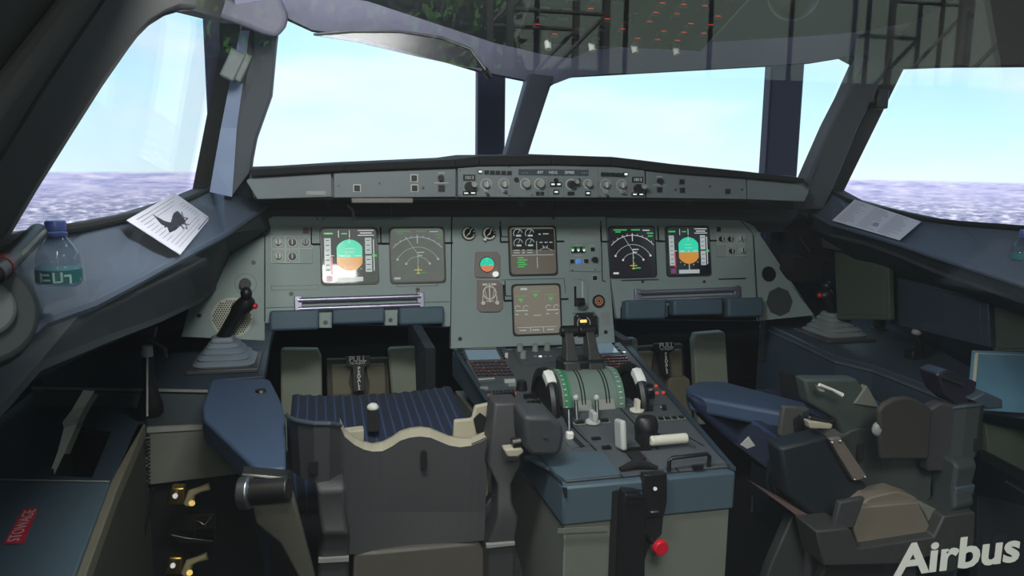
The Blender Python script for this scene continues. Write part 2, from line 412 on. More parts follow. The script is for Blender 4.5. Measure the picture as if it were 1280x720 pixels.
# ---- the projection screen that shows the view outside
def screen_mat():
    m, n, b = nt('projected_view'); n.nodes.remove(b); out = n.nodes['Material Output']; L = n.links.new
    tc = n.nodes.new('ShaderNodeTexCoord'); sp = n.nodes.new('ShaderNodeSeparateXYZ'); L(tc.outputs['Object'], sp.inputs[0])
    r = n.nodes.new('ShaderNodeMapRange'); r.inputs[1].default_value = HOR; r.inputs[2].default_value = HOR+1.0; L(sp.outputs['Z'], r.inputs[0])
    cr = n.nodes.new('ShaderNodeValToRGB'); ax = n.nodes.new('ShaderNodeMath'); ax.operation = 'ABSOLUTE'; L(sp.outputs['X'], ax.inputs[0]); am = n.nodes.new('ShaderNodeMath'); am.operation = 'MULTIPLY_ADD'; am.inputs[1].default_value = .26; am.inputs[2].default_value = .25; L(ax.outputs[0], am.inputs[0]); rm = n.nodes.new('ShaderNodeMath'); rm.operation = 'MULTIPLY'; L(r.outputs[0], rm.inputs[0]); L(am.outputs[0], rm.inputs[1]); L(rm.outputs[0], cr.inputs[0])
    e = cr.color_ramp.elements; e[0].position = 0; e[0].color = S((226, 246, 255)); e[1].position = .8; e[1].color = S((130, 190, 246))
    k = e.new(.25); k.color = S((200, 240, 255))
    cl = n.nodes.new('ShaderNodeTexNoise'); cl.inputs['Scale'].default_value = .9; cl.inputs['Detail'].default_value = 5
    mp = n.nodes.new('ShaderNodeMapping'); mp.inputs['Scale'].default_value = (1, 1, 3.2); L(tc.outputs['Object'], mp.inputs[0]); L(mp.outputs[0], cl.inputs['Vector'])
    cc = n.nodes.new('ShaderNodeMapRange'); cc.inputs[1].default_value = .48; cc.inputs[2].default_value = .72; L(cl.outputs['Fac'], cc.inputs[0])
    mx = n.nodes.new('ShaderNodeMix'); mx.data_type = 'RGBA'; L(cc.outputs[0], mx.inputs[0]); L(cr.outputs[0], mx.inputs[6]); mx.inputs[7].default_value = S((232, 240, 255))
    # land under the horizon: pale snowy fields and towns
    m2 = n.nodes.new('ShaderNodeMapping'); m2.inputs['Scale'].default_value = (5, 5, 42); L(tc.outputs['Object'], m2.inputs[0])
    n2 = n.nodes.new('ShaderNodeTexNoise'); n2.inputs['Scale'].default_value = 1.3; n2.inputs['Detail'].default_value = 8; n2.inputs['Roughness'].default_value = .72; L(m2.outputs[0], n2.inputs['Vector'])
    c2 = n.nodes.new('ShaderNodeValToRGB'); L(n2.outputs['Fac'], c2.inputs[0]); e = c2.color_ramp.elements
    e[0].position = .32; e[0].color = S((140, 148, 200)); e[1].position = .68; e[1].color = S((238, 232, 255)); q = e.new(.5); q.color = S((196, 194, 234))
    n3 = n.nodes.new('ShaderNodeTexNoise'); n3.inputs['Scale'].default_value = 24; n3.inputs['Detail'].default_value = 6
    m3 = n.nodes.new('ShaderNodeMapping'); m3.inputs['Scale'].default_value = (1, 1, 5); L(tc.outputs['Object'], m3.inputs[0]); L(m3.outputs[0], n3.inputs['Vector'])
    c3 = n.nodes.new('ShaderNodeValToRGB'); L(n3.outputs['Fac'], c3.inputs[0]); e = c3.color_ramp.elements
    e[0].position = .32; e[0].color = S((122, 128, 164)); e[1].position = .68; e[1].color = S((235, 232, 250)); q = e.new(.5); q.color = S((168, 168, 200))
    nr = n.nodes.new('ShaderNodeMapRange'); nr.inputs[1].default_value = HOR-.05; nr.inputs[2].default_value = HOR-.16; L(sp.outputs['Z'], nr.inputs[0])
    ml = n.nodes.new('ShaderNodeMix'); ml.data_type = 'RGBA'; L(nr.outputs[0], ml.inputs[0]); L(c2.outputs[0], ml.inputs[6]); L(c3.outputs[0], ml.inputs[7])
    hz = n.nodes.new('ShaderNodeMapRange'); hz.inputs[1].default_value = HOR-.010; hz.inputs[2].default_value = HOR+.004; L(sp.outputs['Z'], hz.inputs[0])
    mm = n.nodes.new('ShaderNodeMix'); mm.data_type = 'RGBA'; L(hz.outputs[0], mm.inputs[0]); L(ml.outputs[2], mm.inputs[6]); L(mx.outputs[2], mm.inputs[7])
    em = n.nodes.new('ShaderNodeEmission'); em.inputs[1].default_value = SCREEN_POWER; L(mm.outputs[2], em.inputs[0]); L(em.outputs[0], out.inputs[0])
    return m
SCREEN_POWER = 1.36
HOR = 1.305
b = B(); R0 = 3.3; cx, cy = 0, 1.0; N = 48; vs = []
for i in range(N+1):
    a = math.radians(-8 + 196*i/N)
    for r_ in (R0, R0+.05):
        for z in (-.2, 3.84): vs.append(V((cx+r_*math.cos(a), cy+r_*math.sin(a), z)))
fs = []
for i in range(N):
    k = 4*i
    fs += [(k, k+4, k+5, k+1), (k+2, k+3, k+7, k+6), (k+1, k+5, k+7, k+3), (k, k+2, k+6, k+4)]
fs += [(0, 1, 3, 2), (4*N, 4*N+2, 4*N+3, 4*N+1)]
b.add(vs, fs)
dome = b.obj('projection_screen', screen_mat(), smooth=True)
# keep the picture's height in world metres
dome.data.transform(Matrix.Translation((0, 0, dome.location.z))); dome.location.z = 0
tag(dome, 'curved projection screen outside the windows showing pale sky over a snowy horizon', 'screen')
POSTM = mat('screen_post_navy', (40, 36, 66), .6, var=.15)
for (xa, xb, yy, l) in ((258, 297, 3.35, 'dark navy upright post outside the left side window, by the pillar with a painted lit face'),
                    (597, 632, 3.55, 'dark navy upright post outside, just left of the slanted central windscreen post'),
                    (962, 1003, 3.1, 'dark navy upright post seen through the right end of the right windscreen')):
    A = at((xa, 130), PY(yy)); Bq = at((xb, 130), PY(yy))
    c = (A+Bq)/2; w = Bq.x-A.x
    bb = B()
    bb.box((c.x, yy+.03, 1.85), (w, .06, 3.94))
    t = bb.obj('screen_post', POSTM, bevel=.008); tag(t, l, 'post', 'dark posts between the windows and the screen')
# small fittings on the pillars
bx = thing('sensor_box', 'small grey box clipped to the left window pillar', 'box', at((292, 82), PY(2.06)))
c = at((292, 82), PY(2.04)); Rm = Matrix.Rotation(.45, 3, 'Y')
B().box(c, (.034, .05, .07), Rm).obj('box_body', PANEL_D, bx, bevel=.004)
B().box(c+V((.02, .01, -.004)), (.022, .05, .07), Rm).obj('mounting_bracket', PANEL_D, bx, bevel=.004)
bx = thing('sensor_box', 'small black box on the outer side of the right window pillar', 'box', at((1096, 124), PY(1.95)))
c = at((1097, 123), PY(1.97))
B().box(c, (.035, .05, .058)).obj('box_body', BLACK, bx, bevel=.004)
B().box(c+V((-.022, 0, 0)), (.02, .03, .03)).obj('mounting_bracket', METALD, bx, bevel=.003)
# overhead panel
OP = Fr((V((0, 1.72, 1.62)), V((0, -.45, -.9))), V((0, -.45, -.9)))
op = thing('overhead_panel', 'dark overhead switch panel with red backlit legends above the windscreen', 'control panel', (0, 1.6, 1.9))
q = [V((-.22, 1.74, 1.628)), V((.22, 1.74, 1.628)), V((.24, 1.0, 1.93)), V((-.24, 1.0, 1.93))]
B().prism(q, (0, .03, .08)).obj('housing', BLACK, op, bevel=.006)
def opP(a, s_, h=.0): # a across, s_ along from the front edge
    t = (V((0, -.74, .302))).normalized(); nn = V((0, -t.z, t.y)); nn = nn if nn.z < 0 else -nn
    return V((a, 1.74, 1.628))+t*s_+nn*h, V((1, 0, 0)), t, nn
for r_ in range(7):
    for c_ in range(9):
        if (r_*3+c_*5) % 4 == 0: continue
        p, u, t, nn = opP(-.19+c_*.047, .035+r_*.034)
        w = .010
        B().prism([p-u*w-t*.008, p+u*w-t*.008, p+u*w+t*.008, p-u*w+t*.008], nn*.006).obj('push_button', BLACK, op)
        if c_ > 4 or (r_+c_) % 4 == 1:
            B().prism([p-u*w*.6+t*.012, p+u*w*.5+t*.0125, p+u*w*.5+t*.0138, p-u*w*.6+t*.0133], nn*.0012).obj('legend', E_RL, op)
for c_ in range(4):
    p, u, t, nn = opP(-.15+c_*.1, .015)
    B().cyl(p, p+nn*.018, .008, .007, 12).obj('rotary_knob', GREYK, op, smooth=True)
# dark ball standing in for a reflected shape, and tinted visor
rf = thing('reflection_form', 'dark round form standing in for a reflected shape, right of the overhead panel', 'fitting', at((992, 6), PY(1.5)))
c = at((992, -6), PY(1.55))
B().ball(c, (.052, .052, .05), 24).obj('form_shell', BLACK, rf, smooth=True)
B().cyl(c+V((0, 0, .0)), c+V((0, .02, .14)), .03, .035, 16).obj('mounting_collar', BLACKM, rf, smooth=True)
VIS = PY(1.95)
vz = ats([(392, 44), (440, 40), (500, 40), (552, 48), (588, 62), (606, 86), (585, 84), (520, 70), (445, 52)], VIS)
vs_ = thing('sun_visor', 'curved smoky sun visor folded at the top of the left windscreen', 'visor', at((500, 60), VIS))
B().prism(vz, (0, .006, 0)).obj('visor_blade', glassmat('smoked_acrylic', (.30, .28, .36), .25, 1.4), vs_)
B().tube(ats([(392, 43), (440, 39), (500, 39), (552, 47), (588, 61), (607, 87)], PY(1.945)), .003, 8).obj('rim', METAL, vs_, smooth=True)
B().cyl(at((606, 88), PY(1.95)), at((612, 96), PY(1.97)), .009, .007).obj('pivot', METALD, vs_, smooth=True)
KPAD = mat('knee_pad_vinyl', (66, 88, 102), .6, var=.08)
# ================================================================== GLARESHIELD
GS = Fr((V((0, 2.2, 1.3)), V((0, -1, 0))), V((0, -1, 0)))
gs = thing('glareshield', 'dark padded glareshield across the top of the instrument panel, under the windscreens', 'glareshield', (0, 2.35, 1.27))
topL = [(313, 212), (430, 205), (570, 199), (600, 195), (690, 194), (765, 196), (800, 200), (840, 205), (930, 214), (1006, 223)]
botL = [(313, 221), (430, 214), (570, 209), (600, 207), (690, 206), (765, 207), (800, 211), (840, 216), (930, 222), (1006, 229)]
G2 = PY(2.17)
B().strip(ats(topL, G2), ats(botL, G2), (0, .10, 0)).obj('padded_lip', BLACKM, gs, bevel=.004)
tb = ats(topL, PY(2.26)); bb_ = [V((p.x*1.02, 2.72-.33*abs(p.x)/.82, p.z+.004)) for p in tb]
B().strip(tb, bb_, (0, 0, -.02)).obj('top_cover', BLACKM, gs)
# body behind the panels, and the dark recess underneath
body = ats([(318, 249), (311, 226), (313, 216), (600, 202), (765, 202), (1006, 226), (1012, 236), (1003, 252)], PY(2.212))
B().prism(body, (0, .14, 0)).obj('body', PANEL_D, gs)
PNL_GS = mat('glareshield_panel_grey', (104, 112, 116), .55, var=.06, scale=10)
B_ = GS.plate([(308, 226), (313, 222), (414, 216), (415, 246), (322, 249)], .010); B_.obj('end_panel', PNL_GS, gs, bevel=.002)
B_ = GS.plate([(417, 216), (569, 210), (569, 246), (417, 247)], .012); lp = B_.obj('switch_panel', PNL_GS, gs, bevel=.002)
B_ = GS.plate([(806, 214), (930, 224), (931, 249), (806, 247)], .012); rp = B_.obj('switch_panel', PNL_GS, gs, bevel=.002)
B_ = GS.plate([(932, 224), (1000, 230), (1009, 240), (1003, 252), (932, 249)], .010); B_.obj('end_panel', PNL_GS, gs, bevel=.002)
def framed(fr, p, s, par, h, bright=True):
    k = fr.rect(p, s, s, .004, h).obj('push_button', BLACK, par)
    fr.frame(p, s*1.35, s*1.35, s*.16, .0012, h).obj('button_outline', GREYL if bright else PANEL_D, par if par.parent is None or True else k)
for p in [(446, 235), (517, 222.5), (517.5, 235)]: framed(GS, p, .015, lp, .012)
framed(GS, (551, 235), .017, lp, .012, False); GS.disc((550, 222), .008, .012, .012).obj('rotary_knob', BLACK, lp, smooth=True)
GS.disc((474, 229), .003, .002, .012).obj('screw', METALD, lp); GS.disc((528, 234.5), .0035, .003, .012).obj('screw', METALD, lp); GS.disc((423, 232), .003, .002, .012).obj('screw', METALD, lp)
for p in [(822, 237), (850, 227), (850.5, 237.5), (907, 239)]: framed(GS, p, .014, rp, .012, False)
GS.disc((822, 226), .008, .012, .012).obj('rotary_knob', BLACK, rp, smooth=True)
for p in [(842, 237), (885, 233), (925, 237)]: GS.disc(p, .003, .002, .012).obj('screw', METALD, rp)
for p in ((551, 216), (822, 220.5)): GS.rect(p, .018, .0016, .0006, .012).obj('legend', GREYL, lp if p[0] < 600 else rp)
for p in ((551, 228.5), (822, 231)): GS.rect(p, .04, .0014, .0006, .012).obj('legend', GREYL, lp if p[0] < 600 else rp)
GS.rect((478, 250.5), .165, .014, .02, -.012).obj('light_strip', mat('frosted_diffuser', (112, 110, 104), .5), gs, bevel=.003)
GS.rect((395, 241), .05, .010, .002, .010).obj('placard', GREYK, gs)
# recess under the glareshield
rc = ats([(318, 249), (1003, 252), (985, 290), (338, 290)], PY(2.47))
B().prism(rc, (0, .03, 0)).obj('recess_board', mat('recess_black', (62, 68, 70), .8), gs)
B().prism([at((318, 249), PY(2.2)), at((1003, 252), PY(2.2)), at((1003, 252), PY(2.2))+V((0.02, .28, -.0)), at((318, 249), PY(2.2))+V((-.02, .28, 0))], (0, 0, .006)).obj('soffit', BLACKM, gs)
for p, r_ in (((654, 253), .016), ((410, 252), .014), ((861, 252), .008)):
    k = B().cyl(at(p, PY(2.26))+V((0, 0, .02)), at(p, PY(2.26))-V((0, 0, .012)), r_, r_*.8, 14).obj('flood_light', BLACK, gs, smooth=True)
B().tube([at((x, y), PY(2.40)) for x, y in ((434, 256), (441, 262), (443, 275))], .004, 8).obj('cable', GREYK, gs, smooth=True)
B().tube([at((x, y), PY(2.40)) for x, y in ((690, 254), (692, 262), (692, 274))], .003, 8).obj('cable', BLACK, gs, smooth=True)
for x in (396, 404): B().ball(at((x, 273.5), PY(2.42)), .004, 8).obj('screw', METAL, gs)

# ------------------------------------------------ autopilot control panel in the middle
fc = thing('flight_control_unit', 'centre autopilot panel with rotary knobs and lit windows set in the glareshield', 'control panel', (0, 2.2, 1.275))
GS.plate([(571, 210), (600, 208), (690, 207), (765, 209), (803, 213), (804, 247), (571, 246)], .018).obj('faceplate', mat('fcu_panel_grey', (108, 117, 120), .55, var=.05), fc, bevel=.002)
H = .018
for x0, y0, y1 in ((594, 211, 245), (638, 209, 246), (683, 222, 246), (702, 222, 246), (745, 210, 246)):
    GS.pline((x0, y0), (x0, y1), .0016, .0008, H).obj('panel_seam', PANEL_D, fc)
for p in ((585, 222), (794, 224.5)):
    GS.rect(p, .034, .017, .001, H).obj('window', BLACK, fc)
    ftext(GS, p, '1013', .013, E_WD, fc, H+.0015, name='digits')
    q = (p[0], p[1]+11)
    GS.disc(q, .0135, .02, H).obj('rotary_knob', BLACK, fc, smooth=True)
    GS.disc((q[0]+4, q[1]-3), .007, .03, H).obj('rotary_knob', GREYK, fc, smooth=True)
for p in ((581, 241), (589.5, 240.8), (790, 242.5), (798, 242.5)):
    k = GS.rect(p, .018, .010, .004, H).obj('push_button', BLACK, fc); GS.rect(p, .011, .0035, .0006, H+.004).obj('lamp_bar', E_WB, k)
for i in range(5):
    k = GS.rect((606.5+i*7, 215.2+.2*i), .0125, .011, .004, H).obj('push_button', BLACK, fc)
    k = GS.rect((751+i*6.2, 217.6+.25*i), .0125, .011, .004, H).obj('push_button', BLACK, fc)
for p in ((598.5, 214.3), (779, 217.5)): 
    k = GS.rect(p, .012, .011, .004, H).obj('push_button', BLACK, fc); GS.rect(p, .009, .006, .0006, H+.004).obj('lamp_bar', E_WB, k)
for p, r_ in (((606, 230), .012), ((628, 229.5), .012), ((754, 230.5), .012), ((774, 231), .012)):
    GS.ring(p, r_*1.25, .0012, .0006, H).obj('dial_marking', GREYL, fc)
    GS.disc(p, r_*.72, .014, H).obj('rotary_knob', GREYK, fc, smooth=True)
    GS.rect(p, .003, r_*1.3, .018, H).obj('knob_pointer', GREYL, fc)
for i, p in enumerate(((606, 240.5), (628, 240.5), (754, 242), (775, 242))):
    for a in (-40, 40): GS.line(p, 0, 0, .012*math.sin(math.radians(a)), .011, .0012, .0006, H).obj('dial_marking', GREYL, fc)
    b = B().tube([GS.P(p, H), GS.P(p, H)+GS.n*.012+GS.v*(.004 if i % 2 else -.006)+GS.u*.004], [.003, .0038], 8); b.obj('toggle_switch', METAL, fc, smooth=True)
GS.disc((643, 224), .006, .008, H).obj('rotary_knob', BLACK, fc, smooth=True)
for p, r_, mt in (((654.5, 229.5), .0125, GREYK), ((672, 229.5), .0125, GREYK), ((711, 230), .0125, BLACK), ((732, 229.5), .0105, GREYK)):
    GS.ring(p, r_*1.12, .0018, .0008, H).obj('knob_skirt', GREYL, fc)
    GS.disc(p, r_*.8, .020, H).obj('rotary_knob', mt, fc, smooth=True, bevel=.001)
GS.disc((716, 226.5), .006, .026, H).obj('rotary_knob', GREYK, fc, smooth=True); GS.disc((720.5, 225), .0045, .008, H).obj('rotary_knob', BLACK, fc, smooth=True)
GS.rect((690, 215.5), .205, .017, .0015, H).obj('window', mat('smoked_window', (66, 74, 84), .25), fc)
for x, t in ((654, '- - -'), (673, '097'), (689, 'HDG'), (709, '20900'), (728, '- - -')):
    ftext(GS, (x, 215.5), t, .0115, E_WD, fc, H+.002, name='digits')
GS.disc((692, 224.8), .0055, .010, H).obj('rotary_knob', BLACK, fc, smooth=True)
for p in ((688.5, 230), (695.8, 230), (692.6, 239.5), (732, 241)):
    k = GS.rect(p, .0155, .0125, .004, H).obj('push_button', BLACK, fc); GS.rect(p, .0095, .0045, .0006, H+.004).obj('lamp_bar', E_WB, k)
for p in ((670, 241.5), (675.5, 241.5), (709, 241.5), (713, 241.5)): GS.rect(p, .010, .010, .003, H).obj('push_button', BLACK, fc)
for p in ((573.5, 212.5), (634, 208.8), (573, 243.8), (635, 244), (663, 243.6), (800, 245), (747, 245)): GS.disc(p, .0022, .001, H).obj('screw', METALD, fc)

# ================================================================== MAIN INSTRUMENT PANELS
MN = V((0, -math.cos(math.radians(12)), math.sin(math.radians(12))))
MI = Fr((V((0, 2.42, 1.02)), MN), MN)
def mipplate(ps, mt, name, par, d=.02, bevel=.002): return MI.plate([p for p in ps], d, -d).obj(name, mt, par, bevel=bevel)
def screws(fr, ps, par, r_=.0065, h=0):
    for p in ps:
        k = fr.disc(p, r_, .003, h).obj('quarter_turn_fastener', METALD, par, bevel=.0008)
        fr.disc(p, r_*.55, .0012, h+.003).obj('fastener_slot', BLACK, k)
def seam(fr, pts, par, t=.003):
    b = B()
    for i in range(len(pts)-1): fr.pline(pts[i], pts[i+1], t, .0006, 0, b)
    b.obj('panel_seam', BLACKM, par)
# --- display units
def du(par, c, w, h, name, scr=SCRN, rail=True, lbl=None):
    """frame + dark glass; returns (part, plotting function set)"""
    bz = MI.rect(c, w+.012, h+.012, .004, -.001, rnd=.08).obj('display_unit', mat(name, (40, 42, 46), .4), par, bevel=.001)
    if lbl: lab(bz, lbl)
    MI.rect(c, w, h, .0012, .0032, rnd=.09).obj('screen', scr, bz)
    if rail:
        b = B(); MI.line(c, -w/2-.03, h/2-.045, -w/2-.004, h/2-.045, .005, .004, 0, b); MI.line(c, w/2+.004, h/2-.045, w/2+.03, h/2-.045, .005, .004, 0, b)
        MI.line(c, -w/2-.03, h/2-.045, -w/2-.03, h/2+.005, .004, .004, 0, b); b.obj('locking_bar', BLACKM, bz)
    return bz
HD = .0046
def pfd(par, c, w, h, scr, washed):
    bz = du(par, c, w, h, 'pfd_bezel', scr, lbl='primary flight display with teal sky over %s ground' % ('washed out' if washed else 'orange'))
    r_ = w*.235
    # horizon ball: flat sided disc
    def ball(a0, a1, n=20): 
        pts = []
        for i in range(n+1):
            a = math.radians(a0+(a1-a0)*i/n); x, y = r_*math.cos(a)*1.18, r_*1.25*math.sin(a)
            pts.append(MI.Q(c, max(-r_, min(r_, x)), y+.002, HD))
        return pts
    B().prism(ball(-8, 188), MI.n*.0006).obj('horizon_sky', E_C, bz)
    B().prism(ball(188, 352), MI.n*.0006).obj('horizon_ground', E_O, bz)
    b = B()
    for k in (.25, .5): MI.line(c, -r_*.35, r_*k*1.2, r_*.35, r_*k*1.2, .001, .0003, HD+.0007, b)
    MI.line(c, -r_*.9, 0, -r_*.45, 0, .0026, .0003, HD+.0007, b); MI.line(c, r_*.45, 0, r_*.9, 0, .0026, .0003, HD+.0007, b)
    MI.rect(c, .004, .004, .0003, HD+.0007, b)
    MI.line(c, 0, r_*1.0, 0, r_*1.4, .0015, .0003, HD+.0007, b)
    for a in (-40, -20, 0, 20, 40):
        a = math.radians(a); MI.line(c, r_*1.32*math.sin(a), -r_*1.32*math.cos(a), r_*1.42*math.sin(a), -r_*1.42*math.cos(a), .0018, .0003, HD, b)
    MI.line(c, 0, -r_*1.05, 0, -h*.42, .002, .0003, HD, b)
    b.obj('flight_symbols', E_W, bz)
    b = B(); g = .0004
    q = lambda x, y: MI.Q(c, x*w, y*h, HD)
    def bar(x0, y0, x1, y1, bb): bb.prism([q(x0, y0), q(x1, y0), q(x1, y1), q(x0, y1)], MI.n*g)
    bar(-.46, -.30, -.34, .33, b); bar(.29, -.30, .41, .0, b); bar(.29, .03, .41, .33, b); bar(-.25, -.47, .24, -.39, b)
    b.obj('speed_and_height_tapes', E_WD, bz)
    b = B()
    for i in range(7): MI.rect(c, .007, .0013, .0003, HD+.0006, None)
    for i in range(7):
        y = -.26+i*.09
        b.prism([q(-.43, y), q(-.37, y), q(-.37, y+.012), q(-.43, y+.012)], MI.n*.0008)
        b.prism([q(.31, y), q(.38, y), q(.38, y+.012), q(.31, y+.012)], MI.n*.0008)
    b.obj('tape_marks', BLACK, bz)
    b = B(); bar(.16, .37, .46, .385, b); bar(.16, .46, .46, .475, b); bar(.20, .41, .42, .43, b)
    for x in (-.2, .0): bar(x, .34, x+.012, .47, b)
    bar(-.36, .0, -.28, .012, b); bar(.44, -.28, .455, .3, b)
    b.obj('mode_lines', E_W, bz)
    b = B(); bar(-.46, .40, -.30, .43, b); bar(.42, -.02, .50, .02, b); bar(-.14, .40, -.04, .42, b); b.obj('mode_text', E_G, bz)
    b = B(); bar(-.35, -.34, -.315, -.02, b); b.obj('speed_limit_band', E_R, bz)
    b = B(); bar(-.44, -.46, -.32, -.36, b); b.obj('mach_readout', E_MG, bz)
    return bz
def nd(par, c, w, h, scr, ew, eg):
    bz = du(par, c, w, h, 'nd_bezel', scr, lbl='navigation display with white compass arcs')
    cc = (c[0], c[1]); oy = -h*.28
    b = B()
    for rr, t in ((.62*h, .0016), (.43*h, .001), (.25*h, .001)):
        lim = 52 if rr > .6*h else 62
        MI.ring(cc, rr, t, .0004, HD, 90-lim if rr < .6*h else 90-48, 90+lim if rr < .6*h else 90+48, b, 26, 0, oy)
    for a in range(-40, 41, 10):
        an = math.radians(a); MI.line(cc, .62*h*math.sin(an), oy+.62*h*math.cos(an), .655*h*math.sin(an), oy+.655*h*math.cos(an), .0014, .0004, HD, b)
    MI.line(cc, 0, oy+.50*h, 0, oy+.66*h, .0026, .0004, HD, b)
    MI.line(cc, 0, oy, 0, oy+.33*h, .0014, .0004, HD, b); MI.line(cc, 0, oy+.30*h, -.22*w, oy+.62*h, .001, .0004, HD, b)
    MI.line(cc, .0, oy+.33*h, .02, oy+.33*h, .003, .0004, HD, b); MI.line(cc, .0, oy+.27*h, .014, oy+.27*h, .003, .0004, HD, b)
    MI.rect((cc[0], cc[1]), .001, .001, .0002, HD, b)
    MI.line(cc, -.46*w, -.43*h, -.34*w, -.43*h, .006, .0004, HD, b); MI.line(cc, .24*w, .44*h, .40*w, .44*h, .003, .0004, HD, b)
    for rr, s_ in ((.43*h, 1), (.25*h, 1), (.43*h, -1), (.25*h, -1)):
        an = math.radians(62*s_); MI.rect(cc, .005, .005, .0004, HD, b) if False else MI.line(cc, rr*math.sin(an)-.003, oy+rr*math.cos(an), rr*math.sin(an)+.003, oy+rr*math.cos(an), .006, .0004, HD, b)
    b.obj('compass_arcs', ew, bz)
    b = B()
    for x, y, ww in ((-.42, .45, .3), (-.38, .41, .12), (-.02, .45, .2), (.34, .38, .14), (.36, .32, .10), (.04, -.33, .12)):
        MI.line(cc, x*w, y*h, (x+ww)*w, y*h, .0035, .0004, HD, b)
    b.obj('data_lines', eg, bz)
    b = B(); MI.line(cc, -.012, oy, .012, oy, .0022, .0005, HD, b); MI.line(cc, 0, oy-.012, 0, oy+.01, .0022, .0005, HD, b)
    MI.line(cc, -.006, oy-.010, .006, oy-.010, .0018, .0005, HD, b); b.obj('aircraft_symbol', emi('display_yellow', (235, 225, 110), .75), bz)
    b = B()
    for k in range(6): MI.line(cc, 0, oy+.06*k*h-.02*h, .006*(k % 2), oy+.06*k*h-.01*h, .002, .0004, HD+.0003, b)
    b.obj('route_marks', eg, bz)
    return bz
def light_rail(par, p0, p1):
    P0, P1 = MI.P(p0, .012), MI.P(p1, .012); k = None
    bk = B()
    for s_ in (0, 1):
        off = MI.v*(-.026*s_)
        (B() if False else bk).cyl(P0+off, P1+off, .0075, .0075, 10)
    k = bk.obj('handrail', PURPLEM, par, smooth=True); lab(k, 'polished double rail')
    for P_ in (P0, P1):
        o_ = P_-MI.v*.013
        q = [o_+MI.u*a-MI.n*.013+MI.v*c_ for a, c_ in ((-.011, -.026), (.011, -.026), (.011, .026), (-.011, .026))]
        B().prism(q, MI.n*.016).obj('rail_bracket', PURPLEM, k, bevel=.002)
        for s_ in (-1, 1): B().cyl(o_+MI.v*.016*s_, o_+MI.v*.016*s_+MI.n*.007, .004, .003, 8).obj('screw', METAL, k)

# --- captain's panel
cpn = thing('instrument_panel', "left pilot's grey instrument panel with a flight display and a navigation display", 'instrument panel', (-.53, 2.45, .86), 'instrument panels')
mipplate([(331, 276), (342, 270), (564, 271), (564, 408), (553, 409), (553, 390), (497, 391), (497, 407), (480, 407), (480, 391), (415, 392), (415, 410), (398, 410), (398, 393), (340, 394), (340, 404), (331, 404)], PANEL, 'faceplate', cpn)
mipplate([(331, 276), (331, 426), (226, 421), (240, 372), (262, 345), (303, 300)], PANEL, 'speaker_panel', cpn, .018)
seam(MI, [(331, 280), (331, 402)], cpn)
SCRL = emi('screen_reflection_wash', (112, 116, 112), .6, rough=.04)  # grey wash of reflections put into the screen's own glow
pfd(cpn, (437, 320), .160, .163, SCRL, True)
nd(cpn, (522, 319), .160, .163, emi('screen_reflection_grey', (122, 124, 121), .7, rough=.04), E_WD, E_GD)  # reflected wash is in this screen's glow too
# rotary selector block
MI.plate([(339, 283), (391, 283), (391, 330), (339, 329)], .003, 0).obj('selector_plate', PANEL, cpn, bevel=.001)
for i, (p, mt) in enumerate((((348, 303), GREYL), ((365.5, 303), BLACK), ((382, 303), GREYK), ((348, 320.5), GREYL), ((365.5, 320.5), BLACK))):
    MI.frame(p, .040, .038, .0016, .0006, .003).obj('legend_frame', GREYL, cpn)
    MI.ring(p, .0125, .0016, .0006, .003).obj('dial_marking', GREYL, cpn); k = MI.disc(p, .0105, .009, .003, r1=.0085).obj('rotary_knob', mt, cpn, smooth=True); MI.line(p, 0, -.008, 0, .008, .003, .003, .012).obj('knob_pointer', BLACK if mt is not BLACK else GREYL, k)
k = MI.rect((382.5, 288.5), .017, .017, .004, .003).obj('push_button', mat('maroon_button', (70, 44, 48), .5), cpn)
for c0, wd in (((369, 359.5), .135), ((522, 355), .125)): MI.frame(c0, wd, .014, .0016, .0015, 0).obj('card_slot', METALD, cpn)
light_rail(cpn, (373, 375.5), (525, 370.5))
screws(MI, [(364, 367), (522, 362), (407, 403), (488, 400), (249, 394.5), (317, 328)], cpn)
b = B()
for pts in ([(341, 412), (341, 389), (334, 385)],): pass
for (x0, x1, y0, y1, dd) in ((338, 399, 388, 414, .045), (415, 480, 386, 406, .045), (497, 553, 384, 407, .045)):
    q = [MI.P((x0, y1), .0), MI.P((x1, y1-2), .0), MI.P((x1, y0-1), .0), MI.P((x0, y0+1), .0)]
    lab(B().prism(q, MI.n*dd).obj('knee_pad', KPAD, cpn, bevel=.008, seg=3), 'dark blue padded block')
seam(MI, [(331, 385), (415, 382), (562, 377)], cpn, .0015)
# round loudspeaker grille: perforated plate of small holes
gr = lab(MI.disc((290, 397), .058, .002, 0, n=32).obj('speaker_grille', MESHM, cpn), 'round perforated metal grille')
b = B()
for i in range(-8, 9):
    for j in range(-8, 9):
        a, c_ = i*.0068+(j % 2)*.0034, j*.006
        if a*a+c_*c_ < .052**2: MI.disc((290, 397), .0024, .0006, .002, b, 6, a=a, c=c_)
ho = b.obj('grille_holes', BLACKM, gr); ho['kind'] = 'stuff'
MI.ring((307, 355), .030, .0015, .0008, 0).obj('dial_marking', PANEL_D, cpn)
MI.disc((307, 355), .016, .02, 0).obj('air_nozzle', BLACK, cpn, smooth=True)

